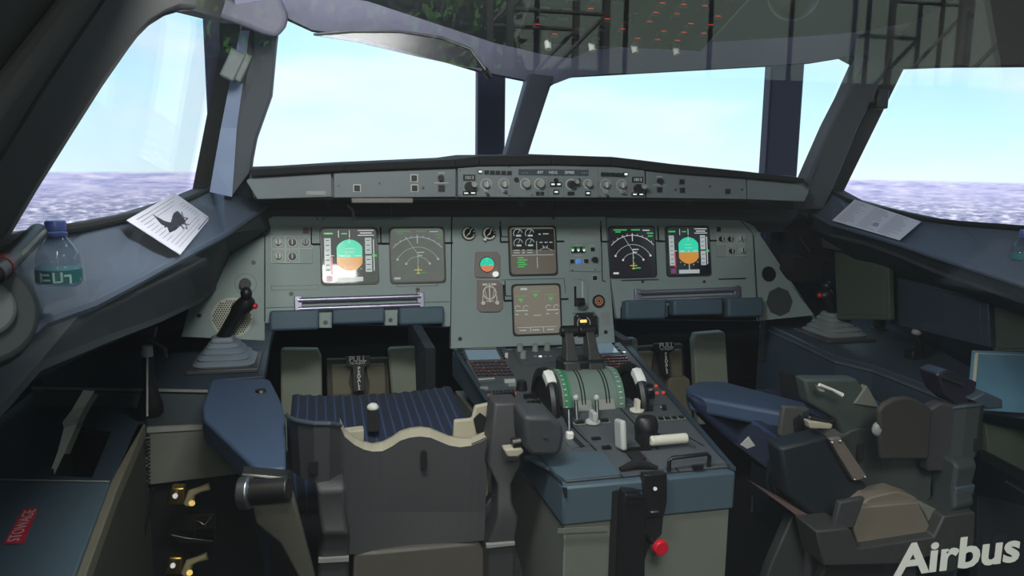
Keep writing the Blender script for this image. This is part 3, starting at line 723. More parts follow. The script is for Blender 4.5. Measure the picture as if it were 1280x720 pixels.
# --- centre panel
cc = thing('instrument_panel', 'grey centre instrument panel with two stacked engine displays and standby instruments', 'instrument panel', (0, 2.45, .8), 'instrument panels')
mipplate([(565, 271), (757, 271), (769, 429), (563, 436)], PANEL, 'faceplate', cc, .022)
seam(MI, [(565, 272), (563, 434)], cc, .0025)
seam(MI, [(625, 276), (627, 296), (636, 296)], cc, .003); seam(MI, [(751, 276), (753, 351), (757, 352)], cc); seam(MI, [(626, 350), (705, 348), (707, 366)], cc, .0015)
seam(MI, [(631, 351), (632, 370), (640, 370)], cc, .003)
def gauge(p, r_, par, kind, lbl):
    k = MI.disc(p, r_, .010, 0, n=28, r1=r_*.94).obj('round_gauge', PANEL_D, par, bevel=.0012); lab(k, lbl)
    MI.disc(p, r_*.82, .0004, .0102, n=28).obj('dial_face', BLACKM, k)
    b = B()
    for i in range(12 if kind == 'alt' else 10):
        a = 2*PI*i/(12 if kind == 'alt' else 10)
        MI.line(p, r_*.6*math.sin(a), r_*.6*math.cos(a), r_*.8*math.sin(a), r_*.8*math.cos(a), .0024, .0004, .0107, b)
    MI.ring(p, r_*.74, .0042, .0004, .0107, 100, 330, b)
    b.obj('dial_marks', OFFW, k)
    b = B(); MI.line(p, 0, -r_*.2, r_*.28, r_*.55, .0022, .0005, .0112, b); MI.line(p, 0, 0, -r_*.3, -r_*.35, .0022, .0005, .0112, b)
    b.obj('needle', WHITE, k); return k
gauge((585.5, 292), .023, cc, 'spd', 'round white-on-black airspeed dial'); kk = gauge((611, 292), .023, cc, 'alt', 'round white-on-black altimeter dial')
MI.disc((605, 300), .0045, .014, .003).obj('knob', WHITE, kk, smooth=True)
INST = mat('instrument_case', (126, 116, 114), .5, var=.05)
k = lab(MI.plate([(594, 315), (621, 315), (625, 320), (625, 347), (593, 347)], .006, 0, rnd=.12).obj('standby_horizon', INST, cc, bevel=.001), 'standby artificial horizon, teal over orange')
def half(p, r_, a0, a1, fr, h): return [fr.Q(p, r_*math.cos(math.radians(a0+(a1-a0)*i/16)), r_*math.sin(math.radians(a0+(a1-a0)*i/16)), h) for i in range(17)]
MI.disc((608.5, 331), .0245, .0006, .006, n=28).obj('dial_face', BLACKM, k)
B().prism(half((608.5, 331), .0225, -10, 190, MI, .0068), MI.n*.0006).obj('horizon_sky', E_C, k)
B().prism(half((608.5, 331), .0225, 190, 350, MI, .0068), MI.n*.0006).obj('horizon_ground', E_O2, k)
MI.line((608.5, 331), 0, .008, 0, .022, .002, .0004, .0076).obj('pointer', WHITE, k)
b = MI.line((608.5, 331), -.014, -.001, -.005, -.001, .0016, .0004, .0076); MI.line((608.5, 331), .005, -.001, .014, -.001, .0016, .0004, .0076, b); b.obj('wings_symbol', WHITE, k)
MI.disc((618.5, 343), .0085, .012, .006).obj('caging_knob', E_WL, k, smooth=True)
k = lab(MI.plate([(596, 350), (623, 350), (628, 356), (628, 386), (623, 390), (600, 390), (596, 386)], .006, 0).obj('bearing_indicator', INST, cc, bevel=.001), 'bearing indicator with white card and two pointers')
b = B()
MI.ring((611.5, 366), .020, .004, .0006, .006, 0, 360, b); MI.line((611.5, 366), 0, -.03, 0, .03, .004, .0008, .006, b)
for s_ in (-1, 1):
    MI.line((611.5, 366), s_*.008, -.02, s_*.016, .012, .0022, .0006, .0066, b); MI.line((611.5, 366), s_*.022, -.026, s_*.022, -.008, .0028, .0006, .006, b)
    MI.disc((611.5, 366), .0065, .006, .006, b, 12, a=s_*.022, c=-.032)
    MI.line((611.5, 366), s_*.006, .026, s_*.022, .026, .006, .0006, .006, b)
MI.line((611.5, 366), -.012, -.026, .012, -.026, .003, .0006, .006, b)
b.obj('compass_card', OFFW, k)
# upper engine display
SB2 = emi('screen_engine', (118, 109, 98), .6, rough=.1)
e1 = du(cc, (666, 313.5), .148, .148, 'ewd_bezel', SB2, lbl='upper engine display with four round dials')
e1c = (666, 313.5)
MI.rect((666, 299.5), .138, .066, .0003, .0044).obj('dark_field', BLACK, e1)
b = B(); bn = B()
for (x, y) in ((-.048, .055), (-.010, .055), (-.048, .024), (-.010, .024)):
    MI.ring(e1c, .014, .0016, .0004, .005, 10, 215, b, 16, x, y); MI.line(e1c, x, y, x+.006, y+.011, .0014, .0004, .005, b)
    MI.line(e1c, x-.006, y-.007, x+.010, y-.007, .0055, .0004, .005, b)
for y in (.002, -.006):
    MI.line(e1c, -.064, y, -.044, y, .0022, .0004, .005, b); MI.line(e1c, -.020, y, -.002, y, .0022, .0004, .005, b); MI.line(e1c, -.036, y, -.028, y, .003, .0004, .005, b)
MI.line(e1c, .012, .030, .012, -.012, .0016, .0004, .005, b); MI.line(e1c, -.07, -.014, .066, -.014, .0016, .0004, .005, b); MI.line(e1c, .012, -.02, .012, -.055, .0018, .0004, .005, b)
MI.line(e1c, .020, .052, .026, .052, .004, .0004, .005, b); MI.line(e1c, .034, .053, .052, .053, .003, .0004, .005, b)
for x in (.022, .038, .054): MI.line(e1c, x, .026, x+.010, .026, .0026, .0004, .005, b)
for s_ in (-1, 1): MI.line(e1c, .040, .012, .040+s_*.022, .0, .0012, .0004, .005, b); MI.line(e1c, .040+s_*.008, .016, .040+s_*.003, .006, .002, .0004, .005, b)
b.obj('engine_dials', E_WD, e1)
b = B()
for i, (x, ww) in enumerate(((-.052, .02), (-.05, .03), (-.054, .026), (-.05, .028), (-.052, .022))):
    MI.line(e1c, x, -.022-.007*i, x+ww, -.022-.007*i, .0028, .0004, .005, b)
b.obj('memo_lines', E_G, e1)
# lower display
e2 = du(cc, (671, 387), .150, .152, 'sd_bezel', emi('screen_system', (134, 124, 112), .75, rough=.1), lbl='lower system display with wheel page')
e2c = (671, 387)
b = B(); bg = B()
MI.line(e2c, -.052, .066, -.030, .066, .007, .0004, .005, b)
for x in (-.050, .050):
    for s_ in (-1, 1):
        MI.ring(e2c, .008, .0016, .0004, .005, 20, 200, b, 10, x+s_*.013, .006); MI.line(e2c, x+s_*.015-.006, -.014, x+s_*.015+.004, -.014, .0024, .0004, .005, b)
    MI.line(e2c, x-.02, -.002, x+.02, -.002, .003, .0004, .005, b)
MI.line(e2c, -.012, -.018, .012, -.018, .002, .0004, .005, b); MI.line(e2c, -.066, -.055, .06, -.055, .0016, .0004, .005, b)
for x in (-.024, .018): MI.line(e2c, x, -.055, x, -.07, .0016, .0004, .005, b)
for x in (-.060, -.018, .03): MI.line(e2c, x, -.064, x+.022, -.064, .003, .0004, .005, b)
b.obj('system_page_lines', E_WD, e2)
for x, y, s_ in ((-.052, .036, 1), (-.004, .050, 1), (.046, .038, 1)):
    q = [MI.Q(e2c, x-.009, y, .005), MI.Q(e2c, x+.009, y, .005), MI.Q(e2c, x, y-.012, .005)]
    bg.prism(q, MI.n*.0005); MI.line(e2c, x-.018, y+.008, x+.018, y+.008, .0012, .0004, .005, bg)
bg.obj('gear_symbols', emi('display_soft_green', (110, 210, 120), .6), e2)
# landing gear panel on the right of the displays
k = MI.plate([(711, 304), (747, 304), (749, 309), (750, 340), (711, 339)], .004, 0).obj('landing_gear_panel', PANEL, cc, bevel=.001)
b = MI.rect((722, 312.5), .046, .019, .004, .004).obj('indicator_light', BLACK, k)
for i in (-1, 0, 1):
    c0 = (722+i*7, 312.5)
    B().prism([MI.Q(c0, -.0055, .001, .0082), MI.Q(c0, .0055, .001, .0082), MI.Q(c0, 0, -.007, .0082)], MI.n*.0006).obj('gear_down_triangle', E_WB, b)
    MI.line(c0, -.005, .005, .005, .005, .0022, .0005, .0082).obj('gear_down_bar', E_G, b)
for p, mt in (((714.5, 327), BLACK), ((722.5, 327), E_B), ((732, 326.5), BLACK), ((740, 312), BLACK)):
    MI.frame(p, .0165, .0165, .0012, .001, .004).obj('button_outline', GREYL, k); MI.rect(p, .0125, .0125, .005, .004).obj('push_button', mt, k)
MI.disc((742, 325), .009, .014, .004).obj('rotary_knob', BLACK, k, smooth=True)
for p in ((715, 338), (743.5, 337)): MI.disc(p, .0025, .001, .004).obj('screw', METALD, k)
for p, ww in (((722, 306.3), .022), ((722, 319.5), .026), ((740, 306.5), .016)): MI.rect(p, ww, .0018, .0004, .004).obj('legend', GREYL, k)
MI.frame((743.5, 347.5), .018, .018, .0015, .001, 0).obj('button_outline', GREYL, cc); MI.rect((743.5, 347.5), .013, .013, .004, 0).obj('push_button', BLACK, cc)
MI.rect((729, 289.5), .09, .018, .001, 0).obj('placard', GREYK, cc)
# gear lever in its slot
k = MI.plate([(716, 350), (728, 349), (734, 355), (735, 383), (729, 387), (718, 387)], .003, 0).obj('gear_lever_plate', PANEL, cc, bevel=.001); lab(k, 'landing gear lever in its slot')
seam(MI, [(724, 349), (729, 350), (734, 356), (735, 384), (730, 388)], cc, .002)
MI.pline((718.5, 358), (719, 383), .007, .001, .003).obj('slot', BLACKM, k); MI.pline((727.5, 352), (728, 378), .005, .001, .003).obj('legend', GREYL, k)
P0 = MI.P((721, 378), .003); B().cyl(P0, P0+MI.n*.035, .004, .004, 8).obj('lever_stem', METALD, k); B().cyl(P0+MI.n*.035-MI.u*.012, P0+MI.n*.035+MI.u*.012, .013, .013, 18).obj('wheel_knob', BLACK, k, bevel=.002)
# clock and triple pressure gauge
k = lab(MI.disc((748, 376.5), .021, .006, 0, n=28).obj('clock', BLACK, cc, bevel=.001), 'round clock with orange markings')
MI.ring((748, 376.5), .016, .003, .0006, .006).obj('dial_ring', METALD, k); b = B()
for i in range(12):
    a = PI*i/6; MI.disc((748, 376.5), .0022, .0006, .006, b, 8, a=.012*math.sin(a), c=.012*math.cos(a))
for i in range(6): 
    a = PI*i/3; MI.disc((748, 376.5), .0022, .0006, .006, b, 8, a=.006*math.sin(a), c=.006*math.cos(a))
b.obj('dial_marks', emi('clock_orange', (215, 150, 120), .55), k)
k = lab(MI.plate([(720, 392), (741, 391), (746, 397), (747, 418), (744, 421), (722, 421), (717, 414), (717, 396)], .006, 0).obj('pressure_gauge', BLACK, cc, bevel=.001), 'brake pressure gauge lit amber')
MI.rect((728.5, 401.5), .022, .009, .0006, .006).obj('lit_window', E_AM, k)
b = B(); MI.ring((729, 404), .021, .002, .0008, .006, -60, 60, b); MI.ring((729, 404), .021, .002, .0008, .006, 130, 200, b); MI.line((729, 404), 0, -.005, .012, -.018, .004, .0008, .006, b); b.obj('dial_marks', OFFW, k)
for p in ((721, 395), (742, 394), (744, 419)): MI.disc(p, .003, .002, .006).obj('screw', METAL, k)
seam(MI, [(716, 392), (742, 390), (748, 398), (748, 420), (744, 422)], cc, .002)
screws(MI, [(575, 423.5), (757, 415)], cc)
MI.rect((757, 398), .03, .04, .001, 0).obj('placard', GREYK, cc)

# --- first officer's panel
fp_ = thing('instrument_panel', "right pilot's grey instrument panel with navigation and flight displays side by side", 'instrument panel', (.55, 2.45, .86), 'instrument panels')
mipplate([(758, 272), (925, 275), (941, 292), (947, 396), (944, 396), (944, 380), (902, 381), (902, 394), (896, 394), (896, 381), (835, 382), (835, 396), (826, 396), (826, 383), (776, 384), (776, 398), (771, 398), (764, 350)], PANEL, 'faceplate', fp_)
mipplate([(927, 275), (943, 283), (1020, 398), (1018, 394), (949, 401), (942, 292)], PANEL, 'speaker_panel', fp_, .018)
seam(MI, [(942, 294), (948, 400)], fp_)
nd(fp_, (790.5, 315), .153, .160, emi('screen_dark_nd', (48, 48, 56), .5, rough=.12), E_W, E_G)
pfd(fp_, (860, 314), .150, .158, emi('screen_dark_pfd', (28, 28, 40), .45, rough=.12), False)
MI.plate([(894, 283), (923, 283), (932, 297), (932, 321), (895, 321)], .003, 0).obj('selector_plate', PANEL, fp_, bevel=.001)
for i, (p, mt) in enumerate((((901, 299), BLACK), ((912, 299), BLACK), ((925, 298.5), GREYL), ((913.5, 314), BLACK), ((927, 313.5), GREYL))):
    MI.frame(p, .034, .036, .0016, .0006, .003).obj('legend_frame', GREYL, fp_)
    MI.ring(p, .0115, .0016, .0006, .003).obj('dial_marking', GREYL, fp_); k = MI.disc(p, .0095, .009, .003, r1=.0078).obj('rotary_knob', mt, fp_, smooth=True); MI.line(p, 0, -.007, 0, .007, .003, .003, .012).obj('knob_pointer', BLACK if mt is not BLACK else GREYL, k)
MI.rect((897.5, 287), .014, .015, .004, .003).obj('push_button', BLACK, fp_)
light_rail(fp_, (796, 366), (919, 361.5))
screws(MI, [(803, 352), (880, 352)], fp_, .005)
for c0, wd in (((800, 350), .13), ((915, 348.5), .10)): MI.rect(c0, wd, .004, .002, 0).obj('card_slot', METALD, fp_)
for (x0, x1, y0, y1, dd) in ((776, 826, 375, 399, .045), (835, 896, 374, 394, .045), (902, 946, 372, 396, .045)):
    q = [MI.P((x0, y1+1), .0), MI.P((x1, y1), .0), MI.P((x1, y0), .0), MI.P((x0, y0+1), .0)]
    lab(B().prism(q, MI.n*dd).obj('knee_pad', KPAD, fp_, bevel=.008, seg=3), 'dark blue padded block')
MI.disc((960.5, 342.5), .026, .004, 0).obj('air_nozzle', BLACK, fp_, bevel=.001)
k = MI.disc((974, 377), .050, .003, 0, n=8).obj('speaker_grille', mat('dark_grille', (60, 66, 66), .6), fp_, bevel=.001); lab(k, 'dark eight-sided loudspeaker grille')
# --- dark structure under the panels
us = ats([(228, 424), (332, 428), (332, 404), (565, 410), (563, 437), (770, 430), (771, 400), (948, 402), (1020, 398), (1030, 470), (220, 500)], PY(2.95))
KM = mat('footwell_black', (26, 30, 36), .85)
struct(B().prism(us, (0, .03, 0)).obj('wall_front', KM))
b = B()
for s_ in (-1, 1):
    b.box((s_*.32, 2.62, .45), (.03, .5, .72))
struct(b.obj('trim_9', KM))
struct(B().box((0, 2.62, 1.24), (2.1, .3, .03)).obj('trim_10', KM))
# ================================================================== CENTRE PEDESTAL
PDN = V((0, -.0477, 1)).normalized()
PD = Fr((V((0, 1.436, .745)), PDN), PDN)
pd = thing('centre_pedestal', 'grey-blue centre pedestal between the two seats, full of radio panels and levers', 'pedestal', (0, 1.9, 0))
top = [(704, 607), (920, 588), (786, 431), (565, 437)]
tp = [PD.P(p) for p in top]
B().prism([p+V((0, 0, -.004)) for p in tp], (0, 0, -.082)).obj('top_housing', BLUE, pd, bevel=.005)
lo = [V((p.x*.965, p.y+.006*(1 if i < 2 else -1), .66)) for i, p in enumerate(tp)]
B().prism(lo, (0, 0, -.655)).obj('cabinet', OLIVE, pd, bevel=.003)
def pplate(ps, name, mt=PLATE, d=.004, par=pd, h=-.002): return PD.plate(ps, d, h).obj(name, mt, par, bevel=.0008)
DARKP = mat('pedestal_panel_grey', (78, 82, 86), .5, var=.1, scale=22)
pplate([(572, 438), (785, 431), (916, 583), (708, 602)], 'deck', DARKP, .003)
pplate([(566, 437.5), (571, 437.5), (610, 497), (700, 600), (703, 606), (697, 600), (605, 500)], 'side_rail', BLUE_D, .008)
pplate([(779, 431.5), (786, 431), (920, 588), (912, 586)], 'side_rail', BLUE_D, .008)
def pseam(a, b_, t=.004): PD.pline(a, b_, t, .0008, .002).obj('panel_seam', BLACKM, pd)
pseam((700, 518), (727, 546)); pseam((727, 546), (778, 597)); pseam((775, 511), (818, 558)); pseam((818, 558), (848, 590))
pseam((838, 534), (882, 560), .003)
# blank lids at the aft left and right
pplate([(655, 572), (752, 565), (776, 595), (706, 601), (690, 590)], 'blank_lid', BLUE, .006)
pplate([(742, 492), (772, 508), (812, 552), (788, 556)], 'blank_lid', BLUE_D, .004)
pplate([(800, 566), (886, 559), (908, 581), (822, 588)], 'blank_lid', DARKP, .006)
# control display units
def mcdu(outer, scr, keys, nx, ny, side, lbl):
    k = lab(pplate(outer, 'keypad_display', PLATE, .012), lbl)
    PD.plate(scr, .0008, .011).obj('screen', E_LCD, k)
    def bil(u, v_):
        a, b_, c, d = keys
        return (a[0]*(1-u)*(1-v_)+b_[0]*u*(1-v_)+c[0]*u*v_+d[0]*(1-u)*v_, a[1]*(1-u)*(1-v_)+b_[1]*u*(1-v_)+c[1]*u*v_+d[1]*(1-u)*v_)
    for i in range(nx):
        for j in range(ny):
            p = bil((i+.5)/nx, (j+.5)/ny)
            kk = PD.rect(p, .0085, .013, .003, .010).obj('key', BLACK, k)
            PD.rect(p, .0035, .0065, .0004, .013).obj('key_legend', E_RL if (i*7+j*5) % 6 == 0 else E_RK, k)
    for p in side: PD.rect(p, .007, .010, .003, .010).obj('line_key', BLACK, k)
    return k
k1 = mcdu([(573, 439), (631, 436.5), (652, 478), (598, 481)], [(581, 442), (620, 441.5), (626, 453.5), (586, 454.5)],
     [(586.5, 456), (631, 455), (643, 475), (596, 476)], 9, 5, [(577+i*1.6, 443+i*3.6) for i in range(4)]+[(625+i*1.8, 442+i*3.4) for i in range(4)], 'keypad and display unit with pale screen and red lit keys')
PD.plate([(579, 438.6), (619, 437.2), (620, 439.5), (580, 440.6)], .001, .011).obj('header_strip', GREYL, k1)
k2 = mcdu([(727, 434), (775, 431.6), (803, 466), (760, 468.5), (740, 458)], [(731.5, 433.4), (763.5, 432.6), (773, 445), (734.5, 446.5)],
     [(750, 449), (780, 447.5), (795, 464.5), (765, 466)], 8, 5, [(767+i*3.4, 433.5+i*4) for i in range(4)], 'keypad and display unit beside the right trim wheel')
for p, h in (((633, 451), .01), ): PD.disc(p, .006, .022, .002, r1=.005).obj('rotary_knob', OFFW, pd, smooth=True)
PD.rect((780, 445), .008, .005, .002, .012).obj('lamp', E_WB, pd)
# engine switch group ahead of the levers
pplate([(640, 437), (696, 435), (700, 453), (652, 457)], 'switch_plate', PLATE, .006)
for p in ((650, 440), (654, 449), (669, 440), (684, 439)):
    PD.disc(p, .011, .022, .004, r1=.008).obj('rotary_knob', GREYK, pd, smooth=True)
for i in range(4): PD.rect((669+i*6.4, 447.5), .009, .006, .003, .004).obj('lamp', E_WB if i == 1 else GREYK, pd)
# radio panels, left and right
rl = lab(pplate([(600, 482), (653, 479), (668, 503), (612, 508)], 'radio_panel', PLATE, .006), 'left radio panel with two red lamps')
rr = lab(pplate([(765, 470), (803, 468), (838, 503), (778, 508)], 'radio_panel', PLATE, .006), 'right radio panel with rows of red lamps')
PD.pline((598, 479), (618, 477.5), .006, .002, .010).obj('light_strip', GREYL, k1)
for p in ((611.5, 498), (643.5, 494.5)): PD.disc(p, .004, .005, .004, n=10).obj('indicator_lamp', E_RL, rl)
for i in range(6): PD.disc((618+i*4.6, 500-.4*i), .0055, .014, .004, n=12).obj('rotary_knob', BLACK, rl, smooth=True)
for p in ((605, 488), (640, 484)): PD.rect(p, .02, .010, .006, .004).obj('push_button', GREYK, rl)
for i in range(8): PD.rect((607+i*4.8, 492.6-.4*i), .007, .008, .003, .004).obj('push_button', METALD, rl)
PD.disc((652, 489), .016, .025, .004, r1=.012).obj('rotary_knob', BLACK, rl, smooth=True)
PD.rect((637, 479.5), .03, .012, .008, .004).obj('push_button', GREYL, rl)
for i in range(4): PD.disc((776+i*7.2, 486-.35*i), .0045, .005, .004, n=10).obj('indicator_lamp', E_RL, rr)
for p in ((820, 485), (821, 494), (829, 493.4)): PD.disc(p, .0045, .005, .004, n=10).obj('indicator_lamp', E_RL, rr)
for i in range(6): 
    PD.disc((778+i*7.4, 499-.4*i), .0065, .014, .004, n=12).obj('rotary_knob', BLACK, rr, smooth=True)
    PD.rect((777+i*7.2, 491.5-.4*i), .008, .004, .003, .004).obj('push_button', GREYL, rr)
PD.rect((806, 485), .04, .018, .006, .004).obj('window', BLACK, rr)
PD.pline((766, 473), (780, 472), .005, .001, .004).obj('legend', GREYL, rr); PD.disc((789, 474), .01, .012, .004).obj('rotary_knob', BLACK, rr, smooth=True)
PD.rect((813, 499), .016, .016, .005, .004).obj('push_button', BLACK, rr)
ar = lab(pplate([(782, 511), (838, 507), (872, 543), (815, 550)], 'audio_panel', DARKP, .005), 'right aft panel with a pale selector knob')
b = B(); q = PD.P((796, 516), .004); b.cyl(q, q+V((0, 0, .006)), .018, .018, 16); b.box(q+V((0, 0, .018)), (.010, .02, .026)); b.obj('selector_knob', OFFW, ar, bevel=.001)
for p in ((812, 512), (829, 511)): PD.rect(p, .018, .006, .001, .004).obj('legend', GREYL, ar); PD.disc((p[0]+1, p[1]+3), .006, .012, .004).obj('toggle_switch', BLACK, ar, smooth=True)
for i in range(4): PD.frame((826+i*8.4, 526-.6*i), .018, .02, .002, .001, .004).obj('button_outline', GREYK, ar); PD.rect((826+i*8.4, 526-.6*i), .011, .012, .004, .004).obj('push_button', BLACK, ar)
# left column: small switches under the trim wheel
for i in range(3):
    for j in range(2): PD.disc((657+i*6+j*4, 500+j*9-i*.6), .006, .014, .002, n=12).obj('rotary_knob', BLACK, pd, smooth=True)
# centre strip aft of the levers
lab(pplate([(706, 515), (772, 509), (812, 553), (742, 560)], 'engine_panel', DARKP, .005), 'engine start panel')
for p in ((724, 531), (754, 529)): PD.rect(p, .03, .02, .001, .004).obj('legend', GREYK, pd); PD.rect(p, .022, .014, .006, .004).obj('rocker_switch', BLACK, pd)
b = B(); q = PD.P((741, 531), .004); b.cyl(q, q+V((0, 0, .008)), .018, .017, 18); b.box(q+V((0, 0, .018)), (.011, .034, .024)); b.obj('mode_selector', GREYL, pd, bevel=.002)
for s_ in (722, 748):
    q = PD.P((s_-1, 525), .0); B().tube([q, q+V((0, .012, .05))], [.006, .0045], 10).obj('master_lever', METAL, pd, smooth=True); B().ball(q+V((0, .012, .052)), .008, 10).obj('lever_tip', GREYL, pd, smooth=True)
# speed brake lever and its slot
pplate([(700, 546), (716, 541), (738, 557), (714, 562)], 'slot_plate', PLATE, .005)
PD.pline((714, 546), (728, 560), .012, .001, .003).obj('slot', BLACKM, pd)
q = PD.P((712, 549), .003); q2 = at((711, 512), PY(q.y+.02))
sb = lab(B().tube([q, (q+q2)/2, q2], [.004, .0035, .003], 8).obj('speed_brake_lever', METAL, pd, smooth=True), 'thin lever with white tip')
B().box(q+V((0, 0, .006)), (.016, .016, .018)).obj('tip', WHITE, sb, bevel=.003)
B().prism([PD.P((700, 512), .0), PD.P((718, 511), .0), PD.P((715, 536), .0), PD.P((710, 537), .0)], (0, 0, .012)).obj('lever_gate', BLACK, pd, bevel=.002)
# flap lever: pale grey paddle
q = PD.P((775, 562), .003); R_ = Matrix.Rotation(-.2, 3, 'X')
lab(B().box(q+V((0, 0, .032)), (.014, .045, .066), R_).obj('flap_lever', GREYL, pd, bevel=.006, seg=3), 'pale grey paddle lever')
for p in ((758, 562), (745, 551)): PD.rect(p, .02, .010, .004, .004).obj('rocker_switch', BLACK, pd)
for i in range(9): PD.disc((783+i*3.6, 565-.2*i), .0045, .006, .003, n=8).obj('chain_stud', METALD, pd)
PD.rect((795, 573), .03, .04, .004, .004).obj('slot', BLACKM, pd)
# black handset block and cream grip
q = PD.P((809, 556), .003)
hb = B(); hb.box(q+V((0, .0, .014)), (.040, .05, .028)); rings = []
for z, sx, sy in ((.018, .020, .022), (.026, .026, .026), (.038, .028, .024), (.056, .024, .018), (.060, .020, .014)):
    rings.append([q+V((sx*math.cos(a*PI/8), sy*math.sin(a*PI/8)+.01, z)) for a in range(16)])
hb.loft(rings); lab(hb.obj('rudder_trim_knob', BLACK, pd, smooth=True), 'large black knob')
P0, P1 = PD.P((812, 562), .02), PD.P((858, 558), .02)
lab(B().cyl(P0, P1, .0115, .0115, 16).obj('cream_grip', OFFW, pd, bevel=.004, seg=3), 'cream coloured cylindrical grip')
P0, P1 = PD.P((836, 590), .002), PD.P((886, 584), .002)
lab(B().tube([P0, P0+V((.0, .0, .022)), P0+V((.006, .0, .028)), P1+V((-.006, 0, .028)), P1+V((0, 0, .022)), P1], .0045, 10).obj('grab_handle', BLACK, pd, smooth=True), 'black wire handle')
PD.rect((872, 588), .022, .008, .008, .004).obj('latch', BLACK, pd)
PD.disc((866, 561.5), .005, .003, .006).obj('screw', METAL, pd)
P0, P1 = PD.P((775, 590), .006), PD.P((822, 588), .006)
B().tube([P0, (P0+P1)/2+V((0, .01, .008)), P1], [.005, .012, .004], 10).obj('strap', BLACKM, pd, smooth=True)
# throttle quadrant drum
QX, QY, QZ, QR = .018, 1.905, .765, .082
def arc(x0, x1, r0, r1, a0, a1, n=22, b=None):
    b = b or B(); rings = []
    for i in range(n+1):
        a = math.radians(a0+(a1-a0)*i/n); c, s_ = math.cos(a), math.sin(a)
        rings.append([V((x0, QY+r0*c, QZ+r0*s_)), V((x1, QY+r0*c, QZ+r0*s_)), V((x1, QY+r1*c, QZ+r1*s_)), V((x0, QY+r1*c, QZ+r1*s_))])
    return b.loft(rings)
qd = lab(arc(QX-.082, QX+.082, .03, QR, -6, 186).obj('throttle_quadrant', mat('quadrant_grey', (112, 128, 120), .4, var=.12, scale=25), pd, bevel=.002), 'curved lever quadrant with slots and green lit scale')
for x in (-.034, -.026, .030, .038): arc(QX+x, QX+x+.003, QR-.001, QR+.0012, 20, 176).obj('slot', BLACKM, qd)
for x, mt_ in ((-.078, GREENQ), (.06, mat('scale_dull_green', (96, 128, 112), .45))): arc(QX+x, QX+x+.020, QR, QR+.002, 10, 178).obj('green_scale', mt_, qd)
arc(QX-.068, QX-.065, QR+.002, QR+.003, 60, 176).obj('scale_glow', emi('scale_green', (40, 170, 90), .5), qd)
for i in range(12):
    a0 = 60+i*10; arc(QX-.077, QX-.071, QR+.002, QR+.003, a0, a0+2, 2).obj('scale_mark', GREYL, qd); arc(QX+.066, QX+.074, QR+.002, QR+.003, a0, a0+2, 2).obj('scale_mark', GREYL, qd)
for s_ in (-1, 1):
    B().prism([V((QX+s_*.03-.026, QY-.088, QZ+.0)), V((QX+s_*.03+.026, QY-.088, QZ+.0)), V((QX+s_*.03+.022, QY-.074, QZ+.035)), V((QX+s_*.03-.022, QY-.074, QZ+.035))], (0, .03, .0)).obj('quadrant_foot', GREYK, qd, bevel=.003)
# trim wheels
for x, l in ((-.105, 'left'), (.128, 'right')):
    cx_ = QX+x-.006; b = B(); N = 36; rings = []
    for i in range(N):
        a = 2*PI*i/N; c, s_ = math.cos(a), math.sin(a)
        pr_ = [(-.010, .080), (.010, .080), (.012, .090), (.010, .101), (.0, .105), (-.010, .101), (-.012, .090)]
        rings.append([V((cx_+dx, QY-.015+rr*c, QZ-.006+rr*s_)) for dx, rr in pr_])
    rings.append(rings[0]); b.loft(rings, cap=False)
    b.cyl((cx_-.004, QY-.015, QZ-.006), (cx_+.004, QY-.015, QZ-.006), .082, .082, 36)
    w = b.obj('trim_wheel', BLACK, pd, smooth=True); lab(w, '%s black trim wheel with white painted segment' % l)
    b = B(); rings = []
    for i in range(6):
        a = math.radians((102 if x < 0 else 108)+i*5); c, s_ = math.cos(a), math.sin(a)
        rings.append([V((cx_+dx, QY-.015+rr*c, QZ-.006+rr*s_)) for dx, rr in [(-.0115, .084), (.0115, .084), (.0135, .090), (.0115, .103), (.0, .107), (-.0115, .103), (-.0135, .090)]])
    b.loft(rings).obj('white_segment', WHITE, w, smooth=True)
# thrust levers
for i, (xs, xh) in enumerate(((QX-.031, QX-.022), (QX+.034, QX+.028))):
    base = V((xs, QY+.025, QZ+.068)); y_ = QY+.075
    topz = at((712, 414), PY(y_)).z
    b = B()
    rings = []
    for t, w_, d_ in ((0, .022, .035), (.25, .020, .03), (.55, .014, .022), (.9, .012, .018), (1, .012, .016)):
        c = base.lerp(V((xh+(-.004 if i == 0 else .004), y_, topz)), t)
        rings.append([c+V((sx*w_, sy*d_, 0)) for sx, sy in ((-1, -1), (1, -1), (1, 1), (-1, 1))])
    lv = lab(b.loft(rings).obj('thrust_lever', mat('lever_dark_grey', (46, 48, 46), .5), pd, bevel=.003), '%s thrust lever with ribbed black grip' % ('left', 'right')[i])
    c = V((xh, y_, topz)); s_ = -1 if i == 0 else 1
    g = B(); g.cyl(c+V((-.024, 0, 0)), c+V((.024, 0, 0)), .0145, .0145, 18).obj('grip', BLACK, lv, bevel=.004, seg=3)
    for k in range(5): B().cyl(c+V((-.016+k*.008-.0015, 0, 0)), c+V((-.016+k*.008+.0015, 0, 0)), .0158, .0158, 16).obj('grip_rib', BLACK, lv)
    B().box(base+V((0, -.035, .006)), (.046, .012, .006)).obj('collar', METALD, lv, bevel=.001)
B().box((QX, QY+.045, QZ+.075), (.115, .07, .06)).obj('lever_shroud', BLACK, pd, bevel=.008)
